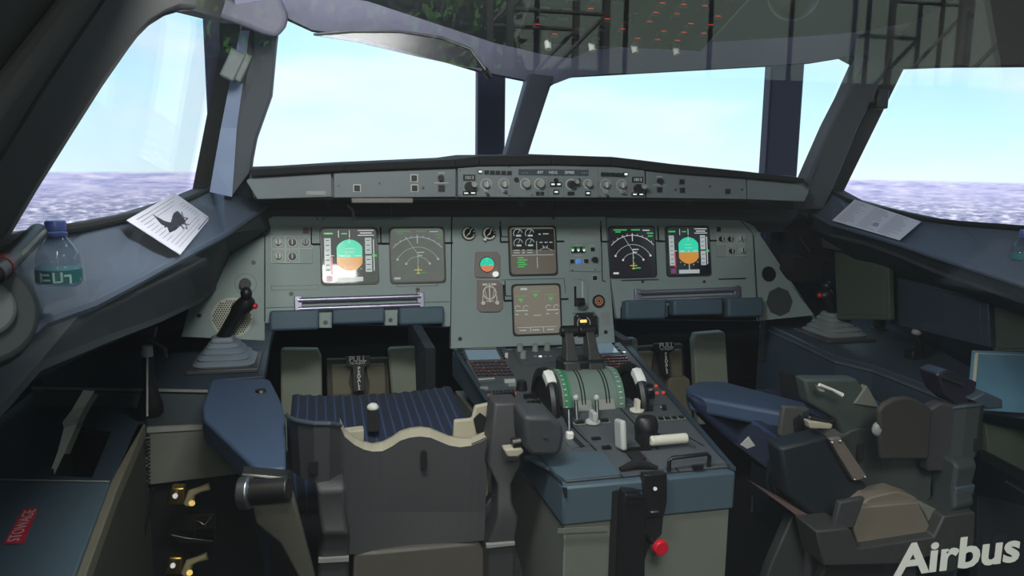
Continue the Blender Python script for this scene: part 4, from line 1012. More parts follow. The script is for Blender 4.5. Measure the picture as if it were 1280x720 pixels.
# things on the aft face
ry = tp[0].y
AF = Fr(PY(ry), V((0, -1, 0)))
lab(B().prism(ats([(805, 594), (834, 592), (834, 628), (830, 646), (806, 648)], PY(ry-.012)), (0, .02, 0)).obj('latch_plate', BLACK, pd, bevel=.002), 'black strap plate with bright clip')
B().cyl(at((819, 611), PY(ry-.018)), at((819, 611), PY(ry-.010)), .004, .004, 10).obj('screw', METAL, pd)
B().box(at((818, 640), PY(ry-.016)), (.018, .006, .005)).obj('clip', METAL, pd, bevel=.001)
hn = lab(B().prism(ats([(779, 632), (782, 616), (803, 618), (808, 632), (806, 760), (775, 760)], PY(ry-.035)), (0, .035, 0)).obj('alternate_gear_handle', BLACK, pd, bevel=.004), 'black folded vertical handle')
for k in range(3): B().box(at((792, 614+7*k), PY(ry-.036)), (.032, .008, .003)).obj('handle_rib', BLACK, hn)
B().prism(ats([(766, 615), (780, 612), (778, 760), (760, 760)], PY(ry-.004)), (0, .006, 0)).obj('slot', BLACKM, pd)
B().prism(ats([(805, 648), (829, 646), (827, 668), (812, 680), (806, 700)], PY(ry-.006)), (0, .006, 0)).obj('slot', BLACKM, pd)
P0 = at((824, 683), PY(ry-.045)); B().cyl(P0+V((-.012, .05, .004)), P0, .006, .006, 10).obj('knob_stem', BLACK, pd)
lab(B().cyl(P0, P0+V((.001, -.012, 0)), .0165, .015, 24).obj('knob', RED, pd, bevel=.002), 'bright red round knob')
B().prism([at(p, PY(ry-.004)) for p in ((703, 610), (709, 610), (709, 622), (706, 622))], (0, .004, 0)).obj('edge_clip', BLACKM, pd)
B().prism([at(p, PY(ry-.003)) for p in ((697, 661), (760, 658), (760, 664), (697, 667))], (0, .002, 0)).obj('joint_strip', OLIVE, pd)  # olive strip along the joint under the top housing

# ================================================================== SIDE CONSOLES
# sloping ledge under each side window
SILLL = [V((-.985, -.2, 1.27))]+[at(p, WL)+V((-.0, 0, 0)) for p in [(45, 292), (100, 285), (180, 268), (232, 250), (262, 236)]]+[V((-.90, 2.42, 1.29))]
INL = [V((-.86, -.2, 1.18))]+ats([(49, 400), (112, 378), (168, 350), (225, 320), (280, 292)], PZ(1.2))+[at((332, 256), PY(2.40))]
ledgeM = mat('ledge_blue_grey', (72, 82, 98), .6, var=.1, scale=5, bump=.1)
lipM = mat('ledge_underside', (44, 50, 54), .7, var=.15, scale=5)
def ledge(sill, inn, low, s_, name, lbl):
    t = thing(name, lbl, 'side ledge', ((sill[2].x), 1.4, 1.1))
    b = B().strip(sill, inn, (0, 0, -.012)); b.obj('ledge_top', ledgeM, t)
    B().tube([p+V((-s_*.006, 0, .002)) for p in sill], .007, 8).obj('window_gasket', BLACKM, t, smooth=True)
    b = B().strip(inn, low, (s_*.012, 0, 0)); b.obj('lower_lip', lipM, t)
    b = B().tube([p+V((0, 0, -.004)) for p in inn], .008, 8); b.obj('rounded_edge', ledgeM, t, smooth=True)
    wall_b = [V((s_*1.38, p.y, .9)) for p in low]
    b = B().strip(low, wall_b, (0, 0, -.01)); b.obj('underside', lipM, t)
    return t
LOWL = [V((-.90, -.2, 1.06))]+[at(p, PX(x)) for p, x in (((50, 452), -.93), ((140, 417), -.925), ((200, 396), -.925), ((250, 374), -.93), ((292, 340), -.94))]+[at((338, 285), PY(2.415))]
lg = ledge(SILLL, INL, LOWL, -1, 'window_ledge', 'blue-grey sloping ledge under the left side window, carrying a chart')
SILLR = [V((1.0, -.2, 1.21)), V((.985, 1.0, 1.22))]+[at(p, WR) for p in [(1290, 287), (1200, 280), (1160, 275), (1100, 262), (1060, 251), (1038, 239)]]+[V((.90, 2.42, 1.28))]
INR = [V((.84, -.2, 1.10)), V((.84, 1.0, 1.12))]+[at(p, PX(.86)) for p in [(1290, 357), (1226, 336), (1168, 318), (1125, 303), (1082, 290), (1040, 278)]]+[at((1010, 262), PY(2.40))]
LOWR = [V((.90, -.2, 1.0)), V((.90, 1.0, 1.04))]+[at(p, PX(.9)) for p in [(1290, 378), (1226, 356), (1168, 336), (1125, 318), (1082, 302), (1040, 292)]]+[at((1008, 280), PY(2.42))]
rg = ledge(SILLR, INR, LOWR, 1, 'window_ledge', 'blue-grey sloping ledge under the right side window, carrying a printed sheet')
# wedge between pillar foot and panel, left and right
for ps, yy, l in (([(262, 236), (300, 240), (345, 268), (338, 290), (300, 330), (262, 300)], 2.36, 0), ([(1003, 240), (1040, 238), (1050, 262), (1040, 300), (1005, 290)], 2.36, 1)):
    pass
def curve_pts(a, b_, c, n=8): return [a*(1-t)**2+b_*2*t*(1-t)+c*t*t for t in [i/n for i in range(n+1)]]
# steering tiller on the left ledge
tl = thing('steering_tiller', 'round grey steering handwheel at the left end of the ledge, cut by the picture edge', 'handwheel', at((-4, 400), PX(-.86)))
c = at((-26, 390), PX(-.90)); ax = V((.55, -.75, .35)).normalized()
B().cyl(c-ax*.02, c+ax*.004, .046, .042, 28).obj('wheel_base', mat('tiller_dark', (52, 60, 62), .6), tl, bevel=.004)
B().cyl(c, c+ax*.016, .024, .022, 28).obj('hand_disc', PANEL_D, tl, bevel=.003)
# papers
def sheet(ps, name, lbl, cat, lift=.006, thick=.0012):
    t = thing(name, lbl, cat, sum(ps, V((0, 0, 0)))/len(ps))
    n = (ps[1]-ps[0]).cross(ps[3]-ps[0]).normalized(); n = n if n.z > 0 else -n
    B().prism([p+n*lift for p in ps], n*thick).obj('sheet', PAPER, t)
    return t, n
def onledge(p, sill, inn, side, dz=0):
    P0, n0 = LEDGEPL[side]; return at(p, (P0+V((0, 0, dz)), n0))
LEDGEPL = {-1: plane3(at((232, 250), WL), at((100, 285), WL), at((225, 320), PZ(1.2))), 1: plane3(at((1060, 251), WR), at((1160, 275), WR), at((1125, 303), PX(.86)))}
cps = [onledge(p, 0, 0, -1, .009) for p in [(155, 279), (216, 244), (283, 281), (222, 322)]]
cps[2] = cps[1]+cps[3]-cps[0]
t, n = sheet(cps, 'chart_sheet', 'white chart with a dark angular drawing lying on the left ledge', 'paper', .006)
def bil4(q, u, v_): return q[0]*(1-u)*(1-v_)+q[1]*u*(1-v_)+q[2]*u*v_+q[3]*(1-u)*v_
def ink(q, n, pts, w, mt, name, par, h=.0078, b=None, fin=True):
    b = b or B(); P_ = [bil4(q, *p)+n*h for p in pts]
    for i in range(len(P_)-1):
        s_ = (P_[i+1]-P_[i]).cross(n).normalized()*w/2
        b.prism([P_[i]-s_, P_[i]+s_, P_[i+1]+s_, P_[i+1]-s_], n*.0003)
    if fin: b.obj(name, mt, par)
    return b
def fillp(q, n, pts, mt, name, par, h=.0078): return B().prism([bil4(q, *p)+n*h for p in pts], n*.0003).obj(name, mt, par)
# drawing given as image-like points then mapped through the sheet
def inksheet(pix, side): return [onledge(p, 0, 0, side, .009)+n*.0076 for p in pix]
def pixpoly(pix, mt, name, par, side=-1): return B().prism(inksheet(pix, side), n*.0004).obj(name, mt, par)
fillb = B()
for pix in ([(188, 272), (202, 280), (210, 282), (214, 270), (219, 267), (224, 272), (228, 282), (220, 285), (214, 292), (208, 294), (206, 288), (198, 284)],):
    fillb.prism(inksheet(pix, -1), n*.0004)
for a, b_ in (((212, 274), (232, 276)), ((232, 276), (214, 292)), ((224, 268), (231, 290)), ((231, 290), (214, 282)), ((202, 288), (212, 284)), ((220, 283), (234, 284)), ((209, 294), (218, 289)), ((217, 268), (226, 290))):
    A_, B2 = inksheet([a, b_], -1); s_ = (B2-A_).cross(n).normalized()*.0012; fillb.prism([A_-s_, A_+s_, B2+s_, B2-s_], n*.0004)
fillb.obj('drawing', INK, t)
b = B()
for i in range(12):
    v_ = .08+.075*i
    if .3 < v_ < .72: ink(cps, n, [(.06, v_), (.20, v_)], .0012, INKG, '', t, b=b, fin=False); ink(cps, n, [(.80, v_), (.93, v_)], .0012, INKG, '', t, b=b, fin=False)
    else: ink(cps, n, [(.08, v_), (.9-.1*(i % 3), v_)], .0012, INKG, '', t, b=b, fin=False)
b.obj('print_lines', INKG, t)
ink(cps, n, [(.56, .96), (.94, .96), (.94, .86)], .002, INK, 'border_line', t)
rps = [onledge(p, 0, 0, 1, .006) for p in [(1069, 252), (1152, 280), (1125, 303), (1041, 278)]]
t, n = sheet(rps, 'printed_sheet', 'white sheet of small print lying on the right ledge', 'paper', .006)
b = B()
random.seed(3)
for i in range(14):
    v_ = .08+.064*i
    for j in range(3): ink(rps, n, [(.05+.31*j, v_), (.05+.31*j+.12+.14*random.random(), v_)], .0014, INKG, '', t, b=b, fin=False)
b.obj('print_lines', INKG, t)
fillp(rps, n, [(.53, .62), (.60, .60), (.62, .75), (.55, .78)], INKG, 'small_picture', t)
# bottles
def bottle(loc, lbl, k=.72):
    t = thing('water_bottle', lbl, 'bottle', loc, 'water bottles on the ledges')
    z = loc.z; N = 24
    def rev(pf, name, mt, par=t, sm=True):
        return B().loft([[V((loc.x+k*r_*math.cos(2*PI*i/N), loc.y+k*r_*math.sin(2*PI*i/N), z+k*h)) for i in range(N)] for h, r_ in pf]).obj(name, mt, par, smooth=sm)
    rev([(0, .024), (.004, .030), (.010, .0315), (.030, .0315), (.034, .030), (.038, .0315), (.052, .029), (.064, .022), (.074, .015), (.078, .0125), (.088, .0125)], 'bottle_body', BOTM)
    rev([(.086, .0145), (.098, .0150), (.101, .013)], 'cap', CAPM)
    rev([(.078, .0155), (.083, .0155)], 'neck_ring', CAPM)
    rev([(.008, .0322), (.028, .0322)], 'label_band', LABM)
    return t
BOTM = glassmat('clear_plastic', (.80, .86, .90), .03, 1.6); CAPM = mat('blue_cap', (70, 84, 160), .4); LABM = mat('green_label', (22, 104, 104), .5)
bo = bottle(onledge((75, 358), 0, 0, -1), 'small water bottle with blue cap standing on the left ledge')
bq = bo.location
for i, (dx, dz, sx, sz) in enumerate([tuple(.72*q_ for q_ in w_) for w_ in ((-.016, .018, .003, .014), (-.010, .022, .012, .003), (-.008, .014, .010, .003), (.002, .018, .003, .015), (.006, .011, .010, .003), (.012, .018, .003, .015), (.019, .020, .010, .003), (.022, .014, .003, .012))]):
    a = math.atan2(-math.sqrt(max(.0235**2-dx*dx, 0)), dx); nrm = V((math.cos(a), math.sin(a), 0)); tg = V((-nrm.y, nrm.x, 0))
    c = V((bq.x, bq.y, bq.z+dz))+nrm*.0235
    B().prism([c-tg*sx/2-V((0, 0, sz/2)), c+tg*sx/2-V((0, 0, sz/2)), c+tg*sx/2+V((0, 0, sz/2)), c-tg*sx/2+V((0, 0, sz/2))], nrm*.0006).obj('label_print', mat('label_print', (170, 215, 215), .5), bo)
bottle(onledge((1277, 327), 0, 0, 1), 'dark bottle at the right ledge, cut by the picture edge')
# torch on the left
A_ = at((-10, 345), PX(-.88)); C_ = at((48, 290), PX(-.93))
fl = thing('torch', 'black torch leaning at the left end of the ledge behind the bottle', 'torch', A_)
B().cyl(A_, C_, .0085, .0095, 18).obj('torch_body', BLACK, fl, bevel=.003)
B().cyl(A_.lerp(C_, .12), A_.lerp(C_, .2), .0098, .0098, 14).obj('wrist_ring', mat('dark_red', (80, 30, 38), .5), fl, bevel=.003)
B().tube([A_.lerp(C_, .35)+V((.009, -.004, .003)), A_.lerp(C_, .95)+V((.009, -.004, .003))], .002, 6).obj('pocket_clip', GREYK, fl, smooth=True)
# ================================================================== LOWER CONSOLES
Z8 = PZ(.80)
lc = thing('side_console', 'dark blue left side console with an open map pocket and a red sticker', 'console', (-1.15, 1.6, 0))
B().prism(ats([(262, 487), (55, 483), (20, 400), (345, 400), (338, 425), (330, 470), (275, 474)], Z8), (0, 0, -.03)).obj('console_top', BLUE_D, lc, bevel=.003)
fr_ = [at((262, 487), Z8), at((40, 483), Z8)]
B().prism([fr_[0]-V((0, 0, .012)), fr_[1]-V((0, 0, .012)), fr_[1]-V((0, -.0, .4)), fr_[0]-V((0, 0, .7))], (0, .02, 0)).obj('front_face', PLATE, lc)
B().prism([fr_[0]+V((0, .0, -.006)), fr_[1]+V((0, 0, -.006)), fr_[1]+V((0, -.006, -.006)), fr_[0]+V((0, -.006, -.006))], (0, 0, .006)).obj('edge_line', GREYK, lc)  # pale strip draws the highlight along the console edge
# inboard side of console going forward
q = [at((262, 487), Z8)+V((0, 0, -.03)), at((330, 470), Z8)+V((0, 0, -.03))]
B().prism([q[0], q[1], q[1]-V((0, 0, .7)), q[0]-V((0, 0, .7))], (-.01, 0, 0)).obj('side_face', BLUE_D, lc)
# rear tier: a table with a pocket
Z7 = PZ(.75)
tt = [(-40, 602), (137, 606), (180, 530), (182, 489), (20, 486)]
def mkpocket():
    hole = ats([(62, 594), (114, 597), (138, 540), (86, 532)], Z7)
    return holed(ats(tt, Z7), hole, PZ(.75), (0, 0, -.014)), hole
bpk, hole = mkpocket()
bpk.obj('pocket_deck', BLUE_D, lc, bevel=.001)
lowh = [p+V((0, 0, -.16)) for p in hole]
B().strip(hole+[hole[0]], lowh+[lowh[0]], (.002, 0, 0)).obj('pocket_lining', BLACKM, lc)
B().prism(lowh, (0, 0, -.004)).obj('pocket_lining', BLACKM, lc)
tt2 = [(-60, 603.5), (137, 607), (94, 722), (40, 860), (-160, 860)]
B().prism([p+V((0, 0, .006)) for p in ats(tt2, Z7)], (0, 0, -.02)).obj('table_top', BLUE, lc, bevel=.003)
e0, e1 = at((-60, 603), Z7)+V((0, 0, .007)), at((137, 606.5), Z7)+V((0, 0, .007))
B().cyl(e0, e1, .0022, .0022, 6).obj('edge_line', GREYK, lc)
# slanted rail beside the table, and the wall under it
ra = ats([(172, 530), (182, 530), (146, 612), (106, 722), (50, 860), (38, 860), (94, 722), (137, 606)], Z7)
B().prism(ra, (0, 0, -.03)).obj('edge_rail', mat('bare_rail', (104, 102, 88), .6, var=.15), lc, bevel=.002)
ra2 = ats([(181, 530), (145, 612), (105, 722), (50, 860)], Z7)
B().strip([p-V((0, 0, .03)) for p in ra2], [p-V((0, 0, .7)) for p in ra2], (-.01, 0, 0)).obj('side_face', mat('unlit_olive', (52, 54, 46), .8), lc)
# red sticker
st = ats([(4, 685), (30, 685), (48, 641), (30, 640)], Z7)
st = [p+V((0, 0, .0068)) for p in st]
lb = lab(B().prism(st, (0, 0, .0006)).obj('red_sticker', REDL, lc), 'red sticker with pale lettering')
u_ = (st[0]-st[3]).normalized()
cst = sum(st, V((0, 0, 0)))/4+V((0, 0, .0012))
text('STOWAGE', cst, -u_, V((0, 0, 1)).cross(-u_), .026, mat('sticker_letters', (222, 170, 176), .6), lc, name='lettering')
# rolled paper in the pocket
pp = thing('folded_paper', 'creased folded paper standing up out of the pocket in the left console', 'paper', at((85, 590), Z7))
rows = [((60, 597), (66, 597), 1.70), ((72, 565), (82, 563), 1.74), ((80, 535), (96, 530), 1.78), ((78, 528), (99, 522), 1.80), ((90, 512), (106, 508), 1.83), ((104, 488), (118, 489), 1.86)]
L_ = [at(a, PY(y)) for a, b_, y in rows]; R_ = [at(b_, PY(y+.02)) for a, b_, y in rows]
B().strip(L_, R_, (0, .003, 0)).obj('sheet', mat('aged_paper', (205, 198, 178), .85), pp)
B().strip([p+V((.002, .012, -.01)) for p in L_[1:]], [p+V((.004, .012, -.012)) for p in R_[1:]], (0, .003, 0)).obj('sheet', mat('aged_paper_2', (128, 120, 104), .85), pp)
# mid-left step: pale panel and dark niche with metal fittings
fpn = ats([(176, 536), (262, 532), (306, 560), (306, 592), (182, 607)], PY(1.98))
sp_ = thing('step_panel', 'plain grey-green step panel under the left console edge', 'panel', (-1.0, 1.98, 0))
B().prism(fpn, (0, .02, 0)).obj('panel', OLIVE, sp_, bevel=.002)
B().prism([p+V((0, -.004, 0)) for p in ats([(176, 535), (262, 531), (262, 536), (176, 541)], PY(1.98))], (0, .006, 0)).obj('edge_line', GREYK, sp_)  # highlight on the step's edge, built as a pale strip
B().prism(ats([(120, 607), (310, 592), (360, 900), (60, 900)], PY(2.0)), (0, .02, 0)).obj('niche_board', BLACKM, sp_)
WBR = mat('worn_brass', (206, 192, 150), .4, metal=.3)
for k, (x0, y0) in enumerate(((0, 0), (-3, 87))):
    fx = thing('harness_clip', ('upper' if k == 0 else 'lower')+' brass and steel clip fixed on the dark board left of the seat', 'clip', at((240, 640+y0), PY(1.9)), 'clips on the dark board')
    g = lambda x, y, yy=1.9: at((x+x0, y+y0), PY(yy))
    B().tube([g(236, 630), g(240, 616), g(250, 612), g(262, 608)], [.012, .010, .007, .009], 10).obj('hook', mat('worn_brass', (200, 186, 140), .4, metal=.4), fx, smooth=True) if False else B().tube([g(236, 630), g(240, 616), g(250, 612), g(262, 608)], [.012, .010, .007, .009], 10).obj('hook', WBR, fx, smooth=True)
    B().cyl(g(240, 629, 1.88), g(240, 629, 1.91), .007, .007, 14).obj('bolt', BRASS, fx, smooth=True)
    B().prism([g(208, 632), g(231, 632), g(231, 604+6), g(214, 606+4)], (0, .03, 0)).obj('bracket', BRASS, fx, bevel=.004)
    B().cyl(g(219, 620, 1.88), g(219, 620, 1.90), .006, .006, 12).obj('bolt', METAL, fx, smooth=True)
fx = thing('harness_latch', 'dark latch with a thin wire loop between the two brass clips', 'latch', at((240, 675), PY(1.9)))
B().prism(ats([(212, 668), (232, 672), (268, 676), (266, 680), (225, 679)], PY(1.9)), (0, .03, 0)).obj('latch_base', METALD, fx, bevel=.002)
B().tube(ats([(244, 672), (244, 650), (250, 652), (256, 656), (266, 644), (270, 650), (269, 672)], PY(1.89)), .0015, 6).obj('wire_loop', METAL, fx, smooth=True)
B().prism(ats([(234, 644), (270, 642), (271, 660), (236, 664)], PY(1.91)), (0, .02, 0)).obj('latch_plate', mat('dark_bronze', (50, 44, 34), .5, metal=.5), fx, bevel=.002)
# microphone on its hook
mc = thing('hand_microphone', 'black hand microphone hanging from a hook above the left console', 'microphone', at((187, 520), PY(2.0)))
g = lambda x, y, yy=2.0: at((x, y), PY(yy))
lab(B().prism(ats([(162, 412), (195, 410), (192, 424), (176, 426)], PY(2.06)), (0, .03, 0)).obj('hook_plate', BLACK, mc, bevel=.003), 'dark hook plate')
B().tube([g(186, 424), g(194, 428), g(206, 436), g(207, 446), g(200, 448)], .006, 8).obj('hook', BLACK, mc, smooth=True)
B().tube([g(184, 432), g(184, 445)], [.012, .014], 12).obj('collar', GREYL, mc, smooth=True)
rings = []
for y, w_, d_ in ((446, .013, .016), (470, .013, .016), (485, .016, .018), (505, .029, .02), (516, .030, .02), (521, .022, .014)):
    c = g(188 if y > 480 else 185, y); rings.append([c+V((w_*math.cos(a*PI/7), d_*math.sin(a*PI/7), 0)) for a in range(14)])
B().loft(rings).obj('microphone_body', BLACK, mc, smooth=True)
B().tube([g(184, 446, 1.97), g(184, 480, 1.965), g(184, 520, 1.97)], .0025, 6).obj('wire', GREYL, mc, smooth=True)
pts = [g(183, 520, 1.98), g(182, 542, 1.97)]
for i in range(14*12):
    t = i/(14*12); a = 2*PI*i/12; c = g(183, 545+65*t, 1.96); pts.append(c+V((.0075*math.cos(a), .0075*math.sin(a), 0)))
pts += [g(184, 640, 1.93), g(179, 690, 1.92), g(176, 760, 1.9)]
B().tube(pts, .0022, 5).obj('coiled_cord', BLACK, mc, smooth=True)
for a_, b_ in (((191, 612), (166, 740)), ((196, 612), (182, 740))):
    pass
cb = tag(B().tube([g(192, 610, 1.9), g(182, 660, 1.88), g(168, 740, 1.84)], .003, 6).obj('cable', METALD, smooth=True), 'thin steel cable running down behind the left seat, under the microphone cord', 'cable')

# ---- right console
rcs = thing('side_console', 'dark right side console with a step down toward the seat', 'console', (1.15, 1.8, 0))
B().prism([V((min(p.x, 1.39), p.y, p.z)) for p in ats([(950, 401), (1018, 398), (1120, 380), (1300, 400), (1330, 520), (1215, 503), (1150, 478), (1092, 456), (1045, 445), (1000, 424)], Z8)], (0, 0, -.025)).obj('console_top', mat('console_dark_blue', (52, 66, 78), .45, var=.15, scale=6), rcs, bevel=.004)
sd = [at(p, Z8)+V((0, 0, -.026)) for p in [(950, 402), (1000, 424), (1045, 445), (1092, 456), (1150, 478), (1215, 503)]]
B().strip(sd, [p-V((0, 0, .7)) for p in sd], (.01, 0, 0)).obj('side_face', BLUE_D, rcs)
B().strip([p+V((-.003, 0, .012)) for p in sd], [p+V((-.003, 0, .004)) for p in sd], (.004, 0, 0)).obj('edge_line', PLATE, rcs)
# right cabin lining under the ledge
OLV = mat('dark_olive_lining', (70, 80, 66), .75, var=.15, scale=5)
for ps, x_, mt, l in (([(1042, 300), (1110, 312), (1112, 400), (1046, 400)], 1.05, OLV, 'olive lining panel beside the right sidestick'),
                      ([(1112, 345), (1235, 372), (1238, 435), (1112, 404)], 1.10, BLUE_D, 'dark blue stowage lid on the right cabin side'),
                      ([(1238, 372), (1330, 392), (1330, 440), (1240, 440)], 1.12, OLV, 'olive lining panel near the right edge')):
    a = ats(ps, PX(x_))
    t = thing('lining_panel', l, 'panel', (x_, a[0].y, .8))
    B().prism(a, (.02, 0, 0)).obj('panel_face', mt, t, bevel=.004)
    c = sum(a, V((0, 0, 0)))/4
    B().prism([c+(p-c)*.86+V((-.002, 0, 0)) for p in a], (.004, 0, 0)).obj('inset', mt, t, bevel=.002)
struct(B().box((1.07, 2.56, .92), (.3, .03, .5)).obj('wall_front', KM)); struct(B().box((-1.12, 2.56, .9), (.3, .03, .46)).obj('wall_front', KM))
# folding table / strut in the corner right of the panel
br = thing('window_crank', 'dark frame with two bright edges in the corner right of the instrument panel', 'bracket', at((1020, 320), PY(2.3)))
B().prism(ats([(1005, 268), (1012, 274), (1050, 318), (1052, 326), (1036, 330), (1000, 318), (985, 290)], PY(2.38)), (0, .03, 0)).obj('frame_plate', BLACKM, br, bevel=.003)
B().tube(ats([(1011, 275), (1048, 319)], PY(2.36)), .004, 8).obj('bright_edge', METALD, br); B().tube(ats([(999, 296), (1013, 315)], PY(2.36)), .0035, 8).obj('bright_edge', METAL, br)
B().prism(ats([(993, 322), (1030, 324), (1028, 350), (1000, 354), (990, 340)], PY(2.34)), (0, .08, 0)).obj('black_box', BLACKM, br, bevel=.004)

struct(B().prism(ats([(975, 238), (1012, 238), (1040, 262), (1050, 330), (980, 330)], PY(2.54)), (0, .02, 0)).obj('trim_12', KM))
struct(B().prism(ats([(262, 262), (300, 250), (350, 262), (350, 300), (262, 330)], PY(2.54)), (0, .02, 0)).obj('trim_13', KM))
# ---- sidesticks
def sidestick(bp, tip, lbl, side, col):
    """bp: base centre in space; tip offset"""
    t = thing('sidestick', lbl, 'sidestick', bp)
    rs = []
    B().box(bp+V((0, 0, .006)), (.185, .20, .012)).obj('base_plate', mat('boot_plate', (66, 64, 66), .5), t, bevel=.003)
    n = 5
    b = B()
    for i in range(n):
        k = 1-i*.15; z = .012+i*.013
        hw, hd_ = .078*k, .085*k
        c = bp+V((side*.002*i, .006*i, z))
        lo_ = rounded([c+V((sx*hw, sy*hd_, 0)) for sx, sy in ((-1, -1), (1, -1), (1, 1), (-1, 1))], .22, 3)
        md = rounded([c+V((sx*hw*1.04, sy*hd_*1.04, .005)) for sx, sy in ((-1, -1), (1, -1), (1, 1), (-1, 1))], .22, 3)
        hi_ = rounded([c+V((sx*hw*.86, sy*hd_*.86, .014)) for sx, sy in ((-1, -1), (1, -1), (1, 1), (-1, 1))], .22, 3)
        b.loft([lo_, md, hi_])
    b.obj('rubber_boot', col, t, smooth=True)
    s0 = bp+V((side*.012, .03, .07)); s1 = tip
    B().cyl(s0-V((0, 0, .01)), s0+V((0, 0, .006)), .032, .028, 18).obj('collar', BLACK, t, smooth=True)
    d = s1-s0
    rings = []
    ux = V((1, 0, 0)); uy = d.normalized().cross(ux).normalized()
    for k, rx, ry_, ox in ((0, .021, .022, 0), (.2, .020, .022, 0), (.5, .021, .024, 0), (.68, .026, .026, .004), (.78, .032, .028, .006), (.9, .026, .026, .004), (1, .014, .018, .0)):
        c = s0+d*k+ux*ox*(-side); rings.append([c+ux*rx*math.cos(a*PI/9)+uy*ry_*math.sin(a*PI/9) for a in range(18)])
    B().loft(rings).obj('grip', BLACK, t, smooth=True)
    B().ball(s1+V((0, 0, .012)), (.016, .016, .018), 16).obj('top_hat_switch', BLACK, t, smooth=True)
    lab(B().ball(s0+d*.80+V((-side*.036, -.008, .0)), (.009, .010, .009), 12).obj('red_button', RED, t, smooth=True), 'red thumb button')
    B().prism([s0+d*.62+V((-side*.020, 0, 0)), s0+d*.62+V((-side*.046, 0, .015)), s0+d*.8+V((-side*.046, 0, .0)), s0+d*.8+V((-side*.02, 0, 0))], (0, .012, 0)).obj('trigger_guard', BLACK, t, bevel=.003)
    return t
bpL = at((283, 456), Z8); bpL.z = .80
sidestick(bpL, at((308, 372), PY(bpL.y-.02)), 'black left sidestick with a red button on its grey ribbed boot', -1, RUBBER)
bpR = at((1042, 420), Z8)
sidestick(bpR, at((1033, 362), PY(bpR.y+.02)), 'right sidestick with small orange-red button, on a grey ribbed boot', 1, mat('grey_rubber_2', (128, 136, 136), .6))
# small microphone and glass on the right console
mr = thing('hand_microphone', 'small microphone standing in a clip on the right console', 'microphone', at((1154, 448), Z8))
p0 = at((1154, 447), Z8); p1 = at((1146, 415), PY(p0.y))
B().tube([p0, p0.lerp(p1, .7), p1], [.009, .010, .013], 12).obj('handle', METALD, mr, smooth=True); B().ball(p1, (.016, .016, .012), 12).obj('head', GREYK, mr, smooth=True)
B().box(p0+V((-.03, 0, .012)), (.05, .04, .03)).obj('clip_base', BLACK, mr, bevel=.004)
gj = thing('glass_jar', 'small clear tumbler with brown contents on the right console behind the sidestick', 'jar', at((1100, 410), Z8))
c = at((1099, 411), Z8)
B().loft([[c+V((r_*math.cos(a*PI/10), r_*math.sin(a*PI/10), z)) for a in range(20)] for z, r_ in ((.002, .022), (.02, .024), (.06, .022), (.07, .017))]).obj('glass', BOTM, gj, smooth=True)
B().loft([[c+V((r_*math.cos(a*PI/10), r_*math.sin(a*PI/10), z)) for a in range(20)] for z, r_ in ((.004, .019), (.045, .019))]).obj('contents', mat('brown_contents', (90, 84, 50), .6, var=.4, scale=90), gj, smooth=True)
B().cyl(c, c+V((0, 0, .004)), .028, .028, 20).obj('foot', GREYK, gj, smooth=True)
# blue folder
fo = thing('blue_folder', 'faded blue folder with a pale edge standing at the right picture edge', 'folder', at((1240, 510), PX(1.05)))
fo_ps = [at(p, PY(y)) for p, y in (((1213, 512), 1.50), ((1219, 441), 1.62), ((1330, 445), 1.62), ((1330, 520), 1.50))]
B().prism(fo_ps, (0, .012, .004)).obj('cover', FOLDER, fo, bevel=.001)
B().prism([p+V((0, -.002, .0)) for p in [fo_ps[1], fo_ps[2], fo_ps[2]-V((0, 0, .012)), fo_ps[1]-V((0, 0, .012))]], (0, .003, 0)).obj('pale_edge', CREAM, fo)
B().prism([p+V((0, -.002, .0)) for p in [fo_ps[0], fo_ps[1], fo_ps[1]+V((.008, 0, 0)), fo_ps[0]+V((.006, 0, 0))]], (0, .003, 0)).obj('pale_edge', CREAM, fo)

